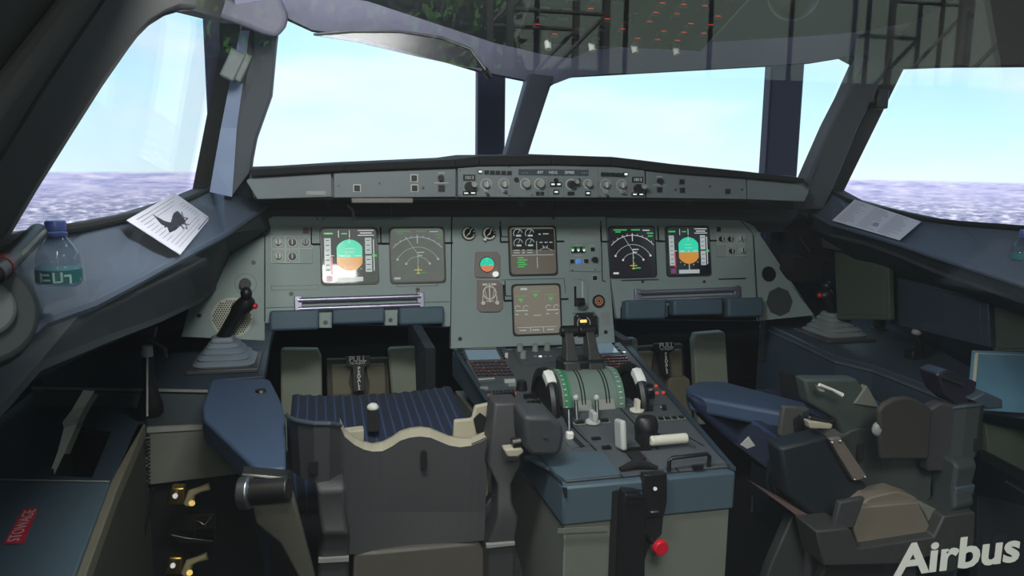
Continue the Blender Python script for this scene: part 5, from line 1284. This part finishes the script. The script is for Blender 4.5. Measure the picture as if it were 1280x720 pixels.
# ---- rudder pedals
def pedals(mx, lbl):
    t = thing('rudder_pedals', lbl, 'pedals', (mx*-.52, 2.6, .3), 'rudder pedals in the footwells')
    f_ = (lambda ps: ps) if mx == 1 else (lambda ps: [p+V((.05, 0, 0)) for p in mirx(ps)])
    def sl(ps, y, d, name, mt, bv=.006, ln=0):
        q_ = [V((p.x, p.y+(p.z-.6)*.22, p.z)) for p in ats(ps, PY(y))]
        if ln: q_ = rounded(q_, ln)
        return B().prism(f_(q_), (0, d, 0)).obj(name, mt, t, bevel=bv)
    sl([(350, 440), (397, 440), (402, 450), (404, 560), (352, 560)], 2.62, .04, 'pedal', PEDALM, .008, .12)
    sl([(486, 439), (528, 437), (536, 450), (544, 560), (494, 560)], 2.62, .04, 'pedal', PEDALM, .008, .12)
    sl([(408, 452), (486, 450), (490, 560), (410, 560)], 2.68, .03, 'pedal_housing', mat('pedal_housing_dark', (66, 62, 52), .7), .004)
    sl([(414, 459), (440, 458), (437, 480), (441, 493), (415, 496)], 2.66, .03, 'housing_cover', PEDALB, .005)
    sl([(457, 458), (482, 457), (483, 494), (460, 493), (461, 480)], 2.66, .03, 'housing_cover', PEDALB, .005)
    sl([(408, 500), (414, 495), (438, 494), (445, 512), (446, 560), (408, 560)], 2.64, .03, 'housing_cover', PEDALB, .005)
    sl([(459, 494), (483, 495), (491, 505), (490, 560), (456, 560), (457, 510)], 2.64, .03, 'housing_cover', PEDALB, .005)
    bd = sl([(432, 449), (463, 448), (463, 457), (456, 461), (456, 489), (442, 490), (441, 461), (433, 459)], 2.62, .012, 'placard', BLACK, .001)
    lab(bd, 'black T shaped placard with white lettering')
    s_ = 1 if mx == 1 else -1
    def tx(tt_, p, size):
        c_ = f_([at(p, PY(2.605))])[0]; c_ = V((c_.x, c_.y+(c_.z-.6)*.22, c_.z))
        text(tt_, c_, V((1, 0, 0)), V((0, .21, .977)), size, WHITE, t, name='lettering', bold=.02)
    tx('PULL', (447.5, 451.3), .026); tx('TO ADJUST', (447.5, 456.3), .010)
    for i, ch in enumerate('PEDALS'): tx(ch, (449, 462.6+i*4.7), .0165)
    return t
pedals(1, 'grey rudder pedals with a black T placard in the left footwell')
pr2 = pedals(-1, 'grey rudder pedals with a black T placard in the right footwell')

# ================================================================== SEATS
SY = 1.60
def seat(mx, lbl, tone):
    t = thing('pilot_seat', lbl, 'seat', (-.49, 1.75, 0) if mx == 1 else (.58, 1.6, 0))
    f_ = (lambda ps: ps) if mx == 1 else (lambda ps: [p+V((.09, -.15, 0)) for p in mirx(ps)])
    CR = CREAM if mx == 1 else LINER  # right seat's edging takes a darker colour for its shade
    def sl(ps, y, d, name, mt, bv=.006, rnd=0, seg=2):
        q_ = ats(ps, PY(y))
        if rnd: q_ = rounded(q_, rnd)
        return B().prism(f_(q_), (0, d, 0)).obj(name, mt, t, bevel=bv, seg=seg)
    # back shell, curved: wings come toward the viewer
    wav = [(425, 533), (431, 546), (443, 556), (455, 562), (466, 564.5), (478, 564), (490, 558), (500, 551), (512, 547), (525, 545.5), (538, 547), (550, 552), (562, 557), (575, 559), (590, 557), (602, 552), (612, 547)]
    low = [(p[0]*.94+31, 694-(p[0]-425)*.10) for p in wav]
    def curve(ps, base, k):
        out = []
        for p in ps:
            u_ = (p[0]-518)/95.; out.append(at(p, PY(base-k*u_*u_)))
        return out
    A_ = curve(wav, SY+.045, .035); C_ = curve([(p[0]*.94+31, 640) for p in wav], SY+.03, .035); D_ = curve(low, SY+.015, .03)
    A_, C_, D_ = f_(A_), f_(C_), f_(D_)
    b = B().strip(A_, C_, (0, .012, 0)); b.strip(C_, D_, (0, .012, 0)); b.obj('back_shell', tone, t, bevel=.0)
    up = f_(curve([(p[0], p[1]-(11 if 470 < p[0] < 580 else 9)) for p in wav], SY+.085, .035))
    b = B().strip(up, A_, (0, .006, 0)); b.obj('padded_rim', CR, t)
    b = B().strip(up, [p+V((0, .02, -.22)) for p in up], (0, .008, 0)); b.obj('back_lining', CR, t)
    lab(B().prism(f_(ats([(526, 566), (528, 564), (532, 564), (534, 566), (534, 584), (532, 587), (528, 587), (526, 584)], PY(SY+.025))), (0, .006, 0)).obj('slot', BLACKM, t), 'small dark slot')
    # outer wing (left of the captain's back)
    W1 = [((358, 519), 1.66), ((362, 523), 1.60), ((372, 527), 1.565), ((392, 530), 1.545), ((412, 530), 1.55), ((426, 532), 1.585)]
    W2 = [((360, 585), 1.66), ((366, 590), 1.60), ((376, 597), 1.565), ((394, 603), 1.545), ((412, 606), 1.55), ((427, 606), 1.585)]
    a = f_([at(p, PY(y)) for p, y in W1]); c_ = f_([at(p, PY(y)) for p, y in W2])
    B().strip(a, c_, (0, .02, 0)).obj('outer_wing', tone, t, smooth=False)
    B().tube(a, .004, 8).obj('wing_edge', SHELL2, t, smooth=True)
    sl([(386, 577), (398, 577), (398, 594), (390, 594), (385, 588)], 1.54, .004, 'slot', BLACKM, .001)
    rg_ = [((392, 600), (430, 600), 1.55), ((396, 615), (432, 612), 1.53), ((398, 640), (432, 640), 1.535), ((402, 668), (436, 668), 1.52), ((404, 676), (438, 675), 1.54), ((398, 700), (436, 700), 1.54), ((396, 760), (436, 760), 1.54)]
    rings = []
    for l_, r_, y in rg_:
        P0, P1 = at(l_, PY(y)), at(r_, PY(y)); rings.append(f_([P0, P1, P1+V((0, .07, 0)), P0+V((0, .07, 0))]))
    B().loft(rings).obj('side_column', tone, t, bevel=.008, seg=3)
    B().prism(f_(ats([(398, 699), (436, 697), (436, 702), (398, 704)], PY(1.532))), (0, .01, 0)).obj('column_trim', GREYK, t)
    # inner column (right of the captain's back)
    if mx == 1:
        rg_ = [((618, 504), (650, 503), 1.60), ((614, 545), (651, 540), 1.585), ((610, 580), (652, 580), 1.575), ((622, 605), (640, 605), 1.57), ((622, 628), (640, 628), 1.555), ((622, 650), (648, 648), 1.545), ((610, 680), (644, 678), 1.55), ((610, 760), (644, 760), 1.55)]
        rings = []
        for l_, r_, y in rg_:
            P0, P1 = at(l_, PY(y)), at(r_, PY(y)); rings.append(f_([P0, P1, P1+V((0, .07, 0)), P0+V((0, .07, 0))]))
        B().loft(rings).obj('side_column', tone, t, bevel=.006, seg=3)
        sl([(608, 681), (644, 678), (644, 682), (608, 686)], 1.542, .01, 'column_trim', GREYK, .001)
    sl([(568, 526), (590, 524), (594, 508), (620, 503), (622, 540), (606, 550), (584, 558), (566, 556)], 1.68, .015, 'side_lining', CR, .004)
    sl([(592, 524), (600, 516), (608, 522), (604, 540), (596, 542)], 1.672, .004, 'slot', BLACKM, .001)
    # lower back and seat pan box
    sl([(442, 692), (470, 690), (600, 678), (606, 690), (606, 900), (438, 900)], 1.60, .04, 'lower_cover', mat('lower_cover_grey', (86, 82, 76), .6) if mx == 1 else SHELL, .006)
    sl([(600, 640), (616, 620), (650, 700), (655, 720), (655, 900), (606, 900)], 1.62, .03, 'lower_bracket', tone, .004)
    # cushion: ribbed navy fabric
    c0 = f_([at((432, 560), PZ(.74)), at((585, 560), PZ(.74)), at((570, 507), PZ(.745)), at((362, 521), PZ(.745))])
    x0, x1 = min(p.x for p in c0), max(p.x for p in c0)
    b = B(); N = 30; y0, y1 = (1.66, 2.16) if mx == 1 else (1.51, 2.0)
    xa, xb = (-.72, -.30) if mx == 1 else (.39, .81)
    rings = []
    for j, (y, z) in enumerate(((y0, .70), (y0+.08, .735), (y0+.3, .745), (y1-.05, .75), (y1, .725), (y1+.01, .66))):
        row = []
        for i in range(N+1):
            x = xa+(xb-xa)*i/N; e = abs(2*i/N-1)
            row.append(V((x, y, z+.006*math.sin(i*PI*1.0)+(.004 if i % 2 else 0)+.012*e*e)))
        rings.append(row)
    vs = [p for r_ in rings for p in r_]; fs = []
    for j in range(len(rings)-1):
        for i in range(N): fs.append((j*(N+1)+i, j*(N+1)+i+1, (j+1)*(N+1)+i+1, (j+1)*(N+1)+i))
    b.add(vs, fs); o_ = b.obj('seat_cushion', FABRIC, t, smooth=True); sm_ = o_.modifiers.new('thick', 'SOLIDIFY'); sm_.thickness = .10; sm_.offset = -1 if True else 1
    lab(B().ball(f_([at((466, 509), PZ(.765))])[0], (.015, .014, .011), 14).obj('lap_belt_buckle', WHITE if mx == 1 else METALD, t, smooth=True), 'bright buckle of the crotch strap')
    B().prism(f_(ats([(460, 513), (474, 512), (474, 540), (460, 540)], PZ(.757))), (0, 0, .004)).obj('crotch_strap', BLACKM, t, bevel=.001)
    sl([(430, 540), (455, 537), (455, 556), (440, 556)], 1.70, .03, 'side_lining', CR, .003)
    return t, sl, f_
s1, sl, f_ = seat(1, 'grey shelled left pilot seat seen from behind, navy ribbed cushion, cream edging', SHELL)
# captain's outer armrest, its hinge and bracket
ap = rounded(ats([(264, 474), (337, 473), (350, 498), (357, 522), (357, 584), (322, 588), (254, 524), (252, 508)], PZ(.825)), .14)
ar_ = lab(B().prism(ap, (0, 0, -.05)).obj('armrest', BLUE_ARM, s1, bevel=.012, seg=3), 'blue padded armrest')
B().cyl(at((326, 490), PZ(.825))+V((0, 0, .001)), at((326, 490), PZ(.825))+V((0, 0, .006)), .013, .011, 16).obj('adjuster', METALD, ar_, smooth=True)
cA, cB = at((299, 617), PY(1.38)), at((362, 612), PY(1.36))
B().cyl(cA, cB, .022, .022, 20).obj('hinge_barrel', METALD, s1, bevel=.003)
B().cyl(cA, cA.lerp(cB, .25), .028, .028, 20).obj('hinge_collar', METAL, s1, bevel=.004)
B().prism(ats([(300, 592), (362, 597), (364, 612), (298, 612)], PY(1.40)), (0, .04, 0)).obj('hinge_block', METALD, s1, bevel=.004)
B().prism(ats([(313, 630), (366, 618), (372, 640), (394, 725), (400, 860), (376, 860), (372, 720), (350, 680), (320, 655)], PY(1.41)), (0, .025, 0)).obj('armrest_bracket', mat('bracket_grey', (92, 90, 82), .5, metal=.3), s1, bevel=.004)
# folded inner armrest
b = B().prism(ats([(655, 520), (690, 520), (704, 532), (706, 545), (703, 562), (697, 571), (664, 571), (656, 560)], PY(1.50)), (0, .10, 0)); lab(b.obj('folded_armrest', mat('armrest_dark', (62, 64, 68), .5), s1, bevel=.010, seg=3), 'dark folded inner armrest')
B().prism(ats([(679, 546), (685, 546), (685, 548), (679, 548)], PY(1.497)), (0, .005, 0)).obj('bright_mark', METAL, s1)
B().prism(ats([(630, 562), (652, 560), (656, 565), (648, 572), (634, 572)], PY(1.53)), (0, .03, 0)).obj('armrest_clip', CREAM, s1, bevel=.004)
B().cyl(at((640, 554), PY(1.54)), at((662, 550), PY(1.54)), .011, .011, 14).obj('armrest_pivot', METALD, s1, smooth=True)

s2, sl2, f2 = seat(-1, 'dark right pilot seat seen from behind, shadow put into its colours, armrest down toward the pedestal', mat('seat_shell_shaded', (50, 56, 56), .55, var=.12, scale=7))  # darker copy of the shell colour carries the shade on this side
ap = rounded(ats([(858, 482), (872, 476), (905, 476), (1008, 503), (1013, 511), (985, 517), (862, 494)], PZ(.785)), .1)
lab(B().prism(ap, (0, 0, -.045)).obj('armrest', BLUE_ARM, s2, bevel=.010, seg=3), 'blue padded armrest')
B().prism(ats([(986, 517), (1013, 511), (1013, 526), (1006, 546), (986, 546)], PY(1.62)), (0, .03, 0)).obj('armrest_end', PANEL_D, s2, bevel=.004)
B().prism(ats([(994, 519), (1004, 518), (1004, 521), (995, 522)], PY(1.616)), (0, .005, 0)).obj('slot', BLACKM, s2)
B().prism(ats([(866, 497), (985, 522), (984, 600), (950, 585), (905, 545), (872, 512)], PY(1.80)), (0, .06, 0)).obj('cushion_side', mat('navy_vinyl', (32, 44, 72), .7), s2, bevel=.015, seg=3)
# fittings on the right seat
G = lambda ps, y: ats(ps, PY(y))
lab(B().prism(G([(1010, 526), (1042, 531), (1039, 537), (1013, 536)], 1.45), (0, .02, 0)).obj('belt_tongue', CREAM, s2, bevel=.003), 'cream belt tongue')
B().prism(G([(1012, 520), (1036, 527), (1046, 524), (1044, 536), (1010, 530)], 1.46), (0, .02, 0)).obj('belt_anchor', METALD, s2, bevel=.003)
pl_ = lab(B().prism(G([(1037, 549), (1051, 547), (1085, 597), (1068, 602)], 1.42), (0, .012, 0)).obj('metal_plate', mat('bronze_plate', (124, 112, 106), .45, metal=.2), s2, bevel=.002), 'slanted steel plate with four screws')
for p in ((1040, 553), (1050, 551), (1081, 596), (1068, 599)): B().ball(at(p, PY(1.418)), .004, 8).obj('screw', METAL, pl_, smooth=True)
B().tube(G([(1024, 481), (1040, 487), (1053, 494)], 1.46), [.004, .003, .005], 8).obj('bright_latch', WHITE, s2, smooth=True)
B().prism(G([(1022, 482), (1030, 485), (1031, 490), (1025, 489)], 1.465), (0, .01, 0)).obj('latch_base', CREAM, s2)
B().prism(G([(978, 466), (998, 470), (998, 500), (982, 497)], 1.80), (0, .02, 0)).obj('belt_strap', BLACKM, s2)
B().prism(G([(1005, 474), (1072, 474), (1088, 500), (1100, 512), (1100, 560), (1060, 560), (1045, 524), (1012, 505)], 1.50), (0, .04, 0)).obj('outer_cover', mat('cover_dark_green_grey', (64, 74, 70), .6), s2, bevel=.006)
B().prism(G([(1084, 482), (1100, 510), (1068, 505)], 1.495), (0, .02, 0)).obj('cover_corner', OLIVE, s2, bevel=.002)
B().prism(G([(975, 560), (1035, 545), (1062, 598), (1085, 605), (1082, 620), (1050, 660), (1020, 650), (985, 620)], 1.44), (0, .06, 0)).obj('side_housing', mat('housing_dark_blue', (24, 32, 38), .55), s2, bevel=.008)
lab(B().prism(G([(1098, 514), (1105, 505), (1118, 498), (1134, 496), (1150, 501), (1158, 507), (1166, 512), (1162, 575), (1102, 575)], 1.41), (0, .015, 0)).obj('lumbar_cover', mat('cover_brown_grey', (52, 50, 47), .7), s2, bevel=.006), 'brown-grey rounded back cover')
B().prism(G([(1160, 512), (1178, 503), (1200, 508), (1214, 500), (1212, 590), (1160, 590)], 1.42), (0, .03, 0)).obj('shell_cheek', SHELL, s2, bevel=.006)
bk = B()
lab(B().prism(G([(1172, 468), (1186, 462), (1222, 478), (1216, 506), (1196, 506), (1180, 492)], 1.42), (0, .06, 0)).obj('headrest_bracket', mat('bracket_purple_black', (38, 34, 48), .35), s2, bevel=.004), 'glossy dark bracket')
B().tube(G([(1172, 468), (1190, 475), (1204, 480)], 1.41), .0035, 8).obj('bright_edge', METAL, s2, smooth=True)
B().prism(G([(1215, 500), (1232, 490), (1254, 500), (1254, 511), (1234, 512)], 1.40), (0, .08, 0)).obj('outer_cap', SHELL2, s2, bevel=.004)
B().ball(at((1099, 536), PY(1.42)), (.018, .01, .018), 12).obj('round_boss', GREYK, s2, smooth=True)
# seat base
HX = mat('base_brown_grey', (112, 104, 94), .6, var=.08)
b = B().prism(G([(1076, 632), (1088, 622), (1122, 614), (1146, 622), (1150, 632)], 1.40), (0, .05, 0)); b.obj('base_plate', HX, s2, bevel=.003)
B().prism(G([(1074, 634), (1148, 628), (1168, 668), (1074, 684), (1065, 656)], 1.385), (0, .05, 0)).obj('base_plate', HX, s2, bevel=.003)
B().prism(G([(1146, 626), (1182, 642), (1168, 668), (1155, 640)], 1.39), (0, .05, 0)).obj('base_plate', OLIVE, s2, bevel=.003)
B().prism(G([(1020, 664), (1060, 660), (1065, 664), (1073, 686), (1168, 671), (1180, 645), (1220, 640), (1218, 684), (1120, 706), (1030, 708)], 1.36), (0, .08, 0)).obj('base_box', mat('base_box_dark', (52, 54, 52), .6), s2, bevel=.004)
B().prism(G([(1050, 628), (1082, 622), (1068, 660), (1042, 662)], 1.375), (0, .015, 0)).obj('base_cheek', SHELL, s2, bevel=.003)
B().prism(G([(1195, 610), (1220, 606), (1212, 638), (1192, 640)], 1.38), (0, .04, 0)).obj('base_cheek', SHELL2, s2, bevel=.003)
B().prism(G([(946, 608), (952, 612), (1040, 660), (1034, 664), (1020, 662)], 1.44), (0, .05, 0)).obj('slanted_rail', mat('reddish_rail', (104, 84, 80), .5), s2, bevel=.002)
B().tube(G([(1030, 850), (1024, 720), (1030, 705)], 1.40), .012, 8).obj('base_post', METALD, s2)
for k, x in enumerate((962, 970, 978, 986)):
    B().tube(G([(x, 575), (x-4, 600), (x+2, 625)], 1.5), .004, 6).obj('cable_loop', BLACK, s2, smooth=True)
B().prism(G([(926, 556), (936, 546), (944, 557), (934, 561)], 1.60), (0, .003, 0)).obj('paper_tag', GREYL, s2)
B().tube(G([(940, 620), (940, 640)], 1.55), .002, 6).obj('thin_rod', METAL, s2)
# right of the seat, dark framework near the edge of the picture
fr2 = thing('seat_rail', 'dark slanted metal rail at the lower right edge, right of the pilot seat', 'rail', at((1250, 600), PY(1.35)))
B().prism(G([(1225, 560), (1300, 600), (1300, 616), (1228, 575)], 1.45), (0, .04, 0)).obj('rail_bar', METALD, fr2, bevel=.003)
B().tube(G([(1258, 602), (1300, 628)], 1.43), .003, 6).obj('bright_edge', METAL, fr2)
B().prism(G([(1232, 530), (1300, 545), (1300, 600), (1236, 566)], 1.6), (0, .03, 0)).obj('side_plate', OLV, fr2, bevel=.003)
B().prism(G([(1222, 620), (1300, 640), (1300, 860), (1222, 860)], 1.62), (0, .03, 0)).obj('lower_plate', KM, fr2, bevel=.003)

# ================================================================== GLASS PARTITION WITH LETTERING
GY = .72
gl = thing('glass_partition', 'clear glass screen in front of the cockpit with the white word Airbus at the lower right', 'glass partition', (0, GY, 0))
B().box((0, GY, 1.35), (5.2, .008, 2.7)).obj('glass_pane', glassmat('partition_glass', (.975, .985, .98), 0, 1.5, .006, (180, 190, 200)), gl)
for z in (.02, 2.72): B().box((0, GY, z), (5.2, .03, .03)).obj('frame_rail', METALD, gl)
for x in (-2.6, 2.6): B().box((x, GY, 1.35), (.03, .03, 2.7)).obj('frame_rail', METALD, gl)
lp0, lp1 = at((1112, 722), PY(GY-.005)), at((1280, 722), PY(GY-.005))
tA = text('Airbus', (0, GY-.0055, 0), (1, 0, 0), (0, 0, 1), 1.0, emi('x', (0, 0, 0), 0), None, name='word', ext=0, bold=.032, align='LEFT')
xs = [v.co.x for v in tA.data.vertices]; zs = [v.co.z for v in tA.data.vertices]
w0, h0 = max(xs)-min(xs), max(zs)-min(zs)
PA = at((1116, 722), PY(GY-.005)); PB = at((1273, 706), PY(GY-.005))
sc_ = (PB.x-PA.x)/w0
LETM = mat('white_lettering', (172, 176, 170), .7, var=.02)
base = min(v.co.z for v in tA.data.vertices)
off = gl.location
for v in tA.data.vertices:
    x = (v.co.x-min(xs))*sc_; z = (v.co.z-base)*sc_
    v.co = V((PA.x+x, GY-.0055+v.co.y*sc_, PA.z+z))-off if False else v.co
me = tA.data; mnx = min(xs)
for v, x_, z_ in zip(me.vertices, xs, zs): v.co = V((PA.x+(x_-mnx)*sc_, GY-.0050, PA.z+(z_-base)*sc_*.82))-off+V((0, 0, 0))
me.materials.clear(); me.materials.append(LETM); tA.name = 'lettering'; tA.parent = gl; tA.location = (0, 0, 0); lab(tA, 'white word Airbus')


# ================================================================== BEHIND THE VIEWER (seen mirrored in the glass)
gm = struct(B().box((0, -6.5, -.09), (30, 14, .06)).obj('floor', mat('paving', (50, 52, 52), .9, scale=3)))
cw = thing('clad_wall', 'grey-green sheet-clad building wall opposite the exhibit, mirrored in the glass', 'wall', (6.5, -9.2, 0))
B().box((8.0, -9.2, 2.6), (13, .1, 5.2)).obj('wall_sheet', mat('cladding', (160, 182, 172), .7, var=.1, scale=1), cw)
for i in range(9): B().box((2.2+i*1.25, -9.13, 2.6), (.05, .05, 5.2)).obj('seam_rib', BLACKM, cw)
hd_ = thing('blocker', 'added dark hoarding fence opposite the exhibit, faint in the glass', 'mask', (1, -4.5, 0))  # added behind the viewer to cut off reflections low in the glass
for i in range(9): B().box((-4.5+i*1.25, -4.5, 1.02), (1.24, .04, 2.04)).obj('blocker_panel', mat('blocker_dark', (34, 38, 38), .8) if i == 0 else bpy.data.materials['blocker_dark'], hd_)
def mast(x, y, w, h, lbl):
    t = thing('lattice_mast', lbl, 'mast', (x, y, 0), 'lattice masts opposite the exhibit')
    for sx in (-1, 1):
        for sy in (-1, 1): B().box((x+sx*w/2, y+sy*w/2, h/2), (.06, .06, h)).obj('mast_leg', STEELG, t)
    n = int(h/w)
    b = B()
    for k in range(n):
        z0, z1 = k*w, (k+1)*w
        for sy in (-1, 1):
            b.cyl((x-w/2, y+sy*w/2, z0), (x+w/2, y+sy*w/2, z1) if k % 2 else (x+w/2, y+sy*w/2, z1), .022, .022, 6)
            b.cyl((x-w/2, y+sy*w/2, z1), (x+w/2, y+sy*w/2, z1), .022, .022, 6)
    b.obj('cross_bracing', STEELG, t)
    return t
STEELG = mat('mast_steel', (84, 90, 88), .6)
mast(1.5, -6.2, .9, 6, 'dark lattice mast mirrored in the glass left of the overhead panel')
mast(6.6, -6.6, 1.1, 6, 'dark lattice mast mirrored in the glass at the upper right')
LEAF = mat('leaves', (110, 170, 90), .6, var=.5, scale=6); BARK = mat('bark', (84, 72, 58), .9)
for i, (x, y, h) in enumerate(((-3.9, -8.2, 5.2), (-1.45, -8.6, 5.6), (.55, -8.0, 5.0))):
    t = thing('tree', ('leafy tree mirrored in the glass at the far left', 'tallest leafy tree mirrored in the glass above the left windscreen', 'leafy tree mirrored in the glass beside the lattice mast')[i], 'tree', (x, y, 0), 'trees opposite the exhibit')
    B().tube([(x, y, 0), (x+.05, y, h*.4), (x, y, h*.8)], [.14, .10, .04], 8).obj('trunk', BARK, t, smooth=True)
    b = B(); rnd = random.Random(i)
    for k in range(2600):
        a, u_, r_ = rnd.uniform(0, 2*PI), rnd.uniform(-1, 1), rnd.uniform(.5, 1)**.5
        s_ = math.sqrt(1-u_*u_); c = V((x+1.15*r_*s_*math.cos(a), y+.9*r_*s_*math.sin(a), h*.55+h*.42*r_*u_))
        d1 = V((rnd.uniform(-1, 1), rnd.uniform(-1, 1), rnd.uniform(-1, 1))).normalized()*.09; d2 = d1.orthogonal().normalized()*.05
        b.add([c-d1, c+d2, c+d1, c-d2], [(0, 1, 2, 3)])
    lv = b.obj('foliage', LEAF, t)

# ================================================================== LIGHT
w = bpy.data.worlds.new('world'); SC.world = w; w.use_nodes = True
bg = w.node_tree.nodes['Background']; bg.inputs[0].default_value = (.50, .62, .78, 1); bg.inputs[1].default_value = .35
def area(name, loc, tgt, sx, sy, power, col=(1, 1, 1)):
    l = bpy.data.lights.new(name, 'AREA'); l.shape = 'RECTANGLE'; l.size = sx; l.size_y = sy; l.energy = power; l.color = col
    o = bpy.data.objects.new(name, l); COL.objects.link(o); o.location = loc
    o.rotation_euler = (V(tgt)-V(loc)).to_track_quat('-Z', 'Y').to_euler(); return o
area('rear_fill', (-.9, -1.2, 3.2), (-.2, 2.2, .9), 1.6, .9, 130, (1, .98, .93))  # unseen lamp standing in for daylight from behind
area('rear_fill', (2.4, -1.6, 3.3), (.6, 2.2, .9), 1.2, .8, 14, (.9, .98, 1))
area('cockpit_dome_light', (-.55, 1.12, 1.80), (-.35, 2.42, .95), .4, .2, 15, (1, .99, .95))
area('rear_fill', (-.58, -1.5, 2.16), (-.5, 2.42, 1.05), .42, .13, 10, (1, .97, .88))  # unseen lamp added for its reflection in the left flight display
l = bpy.data.lights.new('sun', 'SUN'); l.energy = 9; l.angle = .01; l.color = (1, .96, .88)
o = bpy.data.objects.new('sun', l); COL.objects.link(o); o.rotation_euler = V((.35, -.75, -.85)).to_track_quat('-Z', 'Y').to_euler()
SC.view_settings.view_transform = 'Standard'; SC.view_settings.look = 'None'; SC.view_settings.exposure = 0; SC.view_settings.gamma = 1
SC.view_settings.use_curve_mapping = False
SC.cycles.max_bounces = 8; SC.cycles.transparent_max_bounces = 16
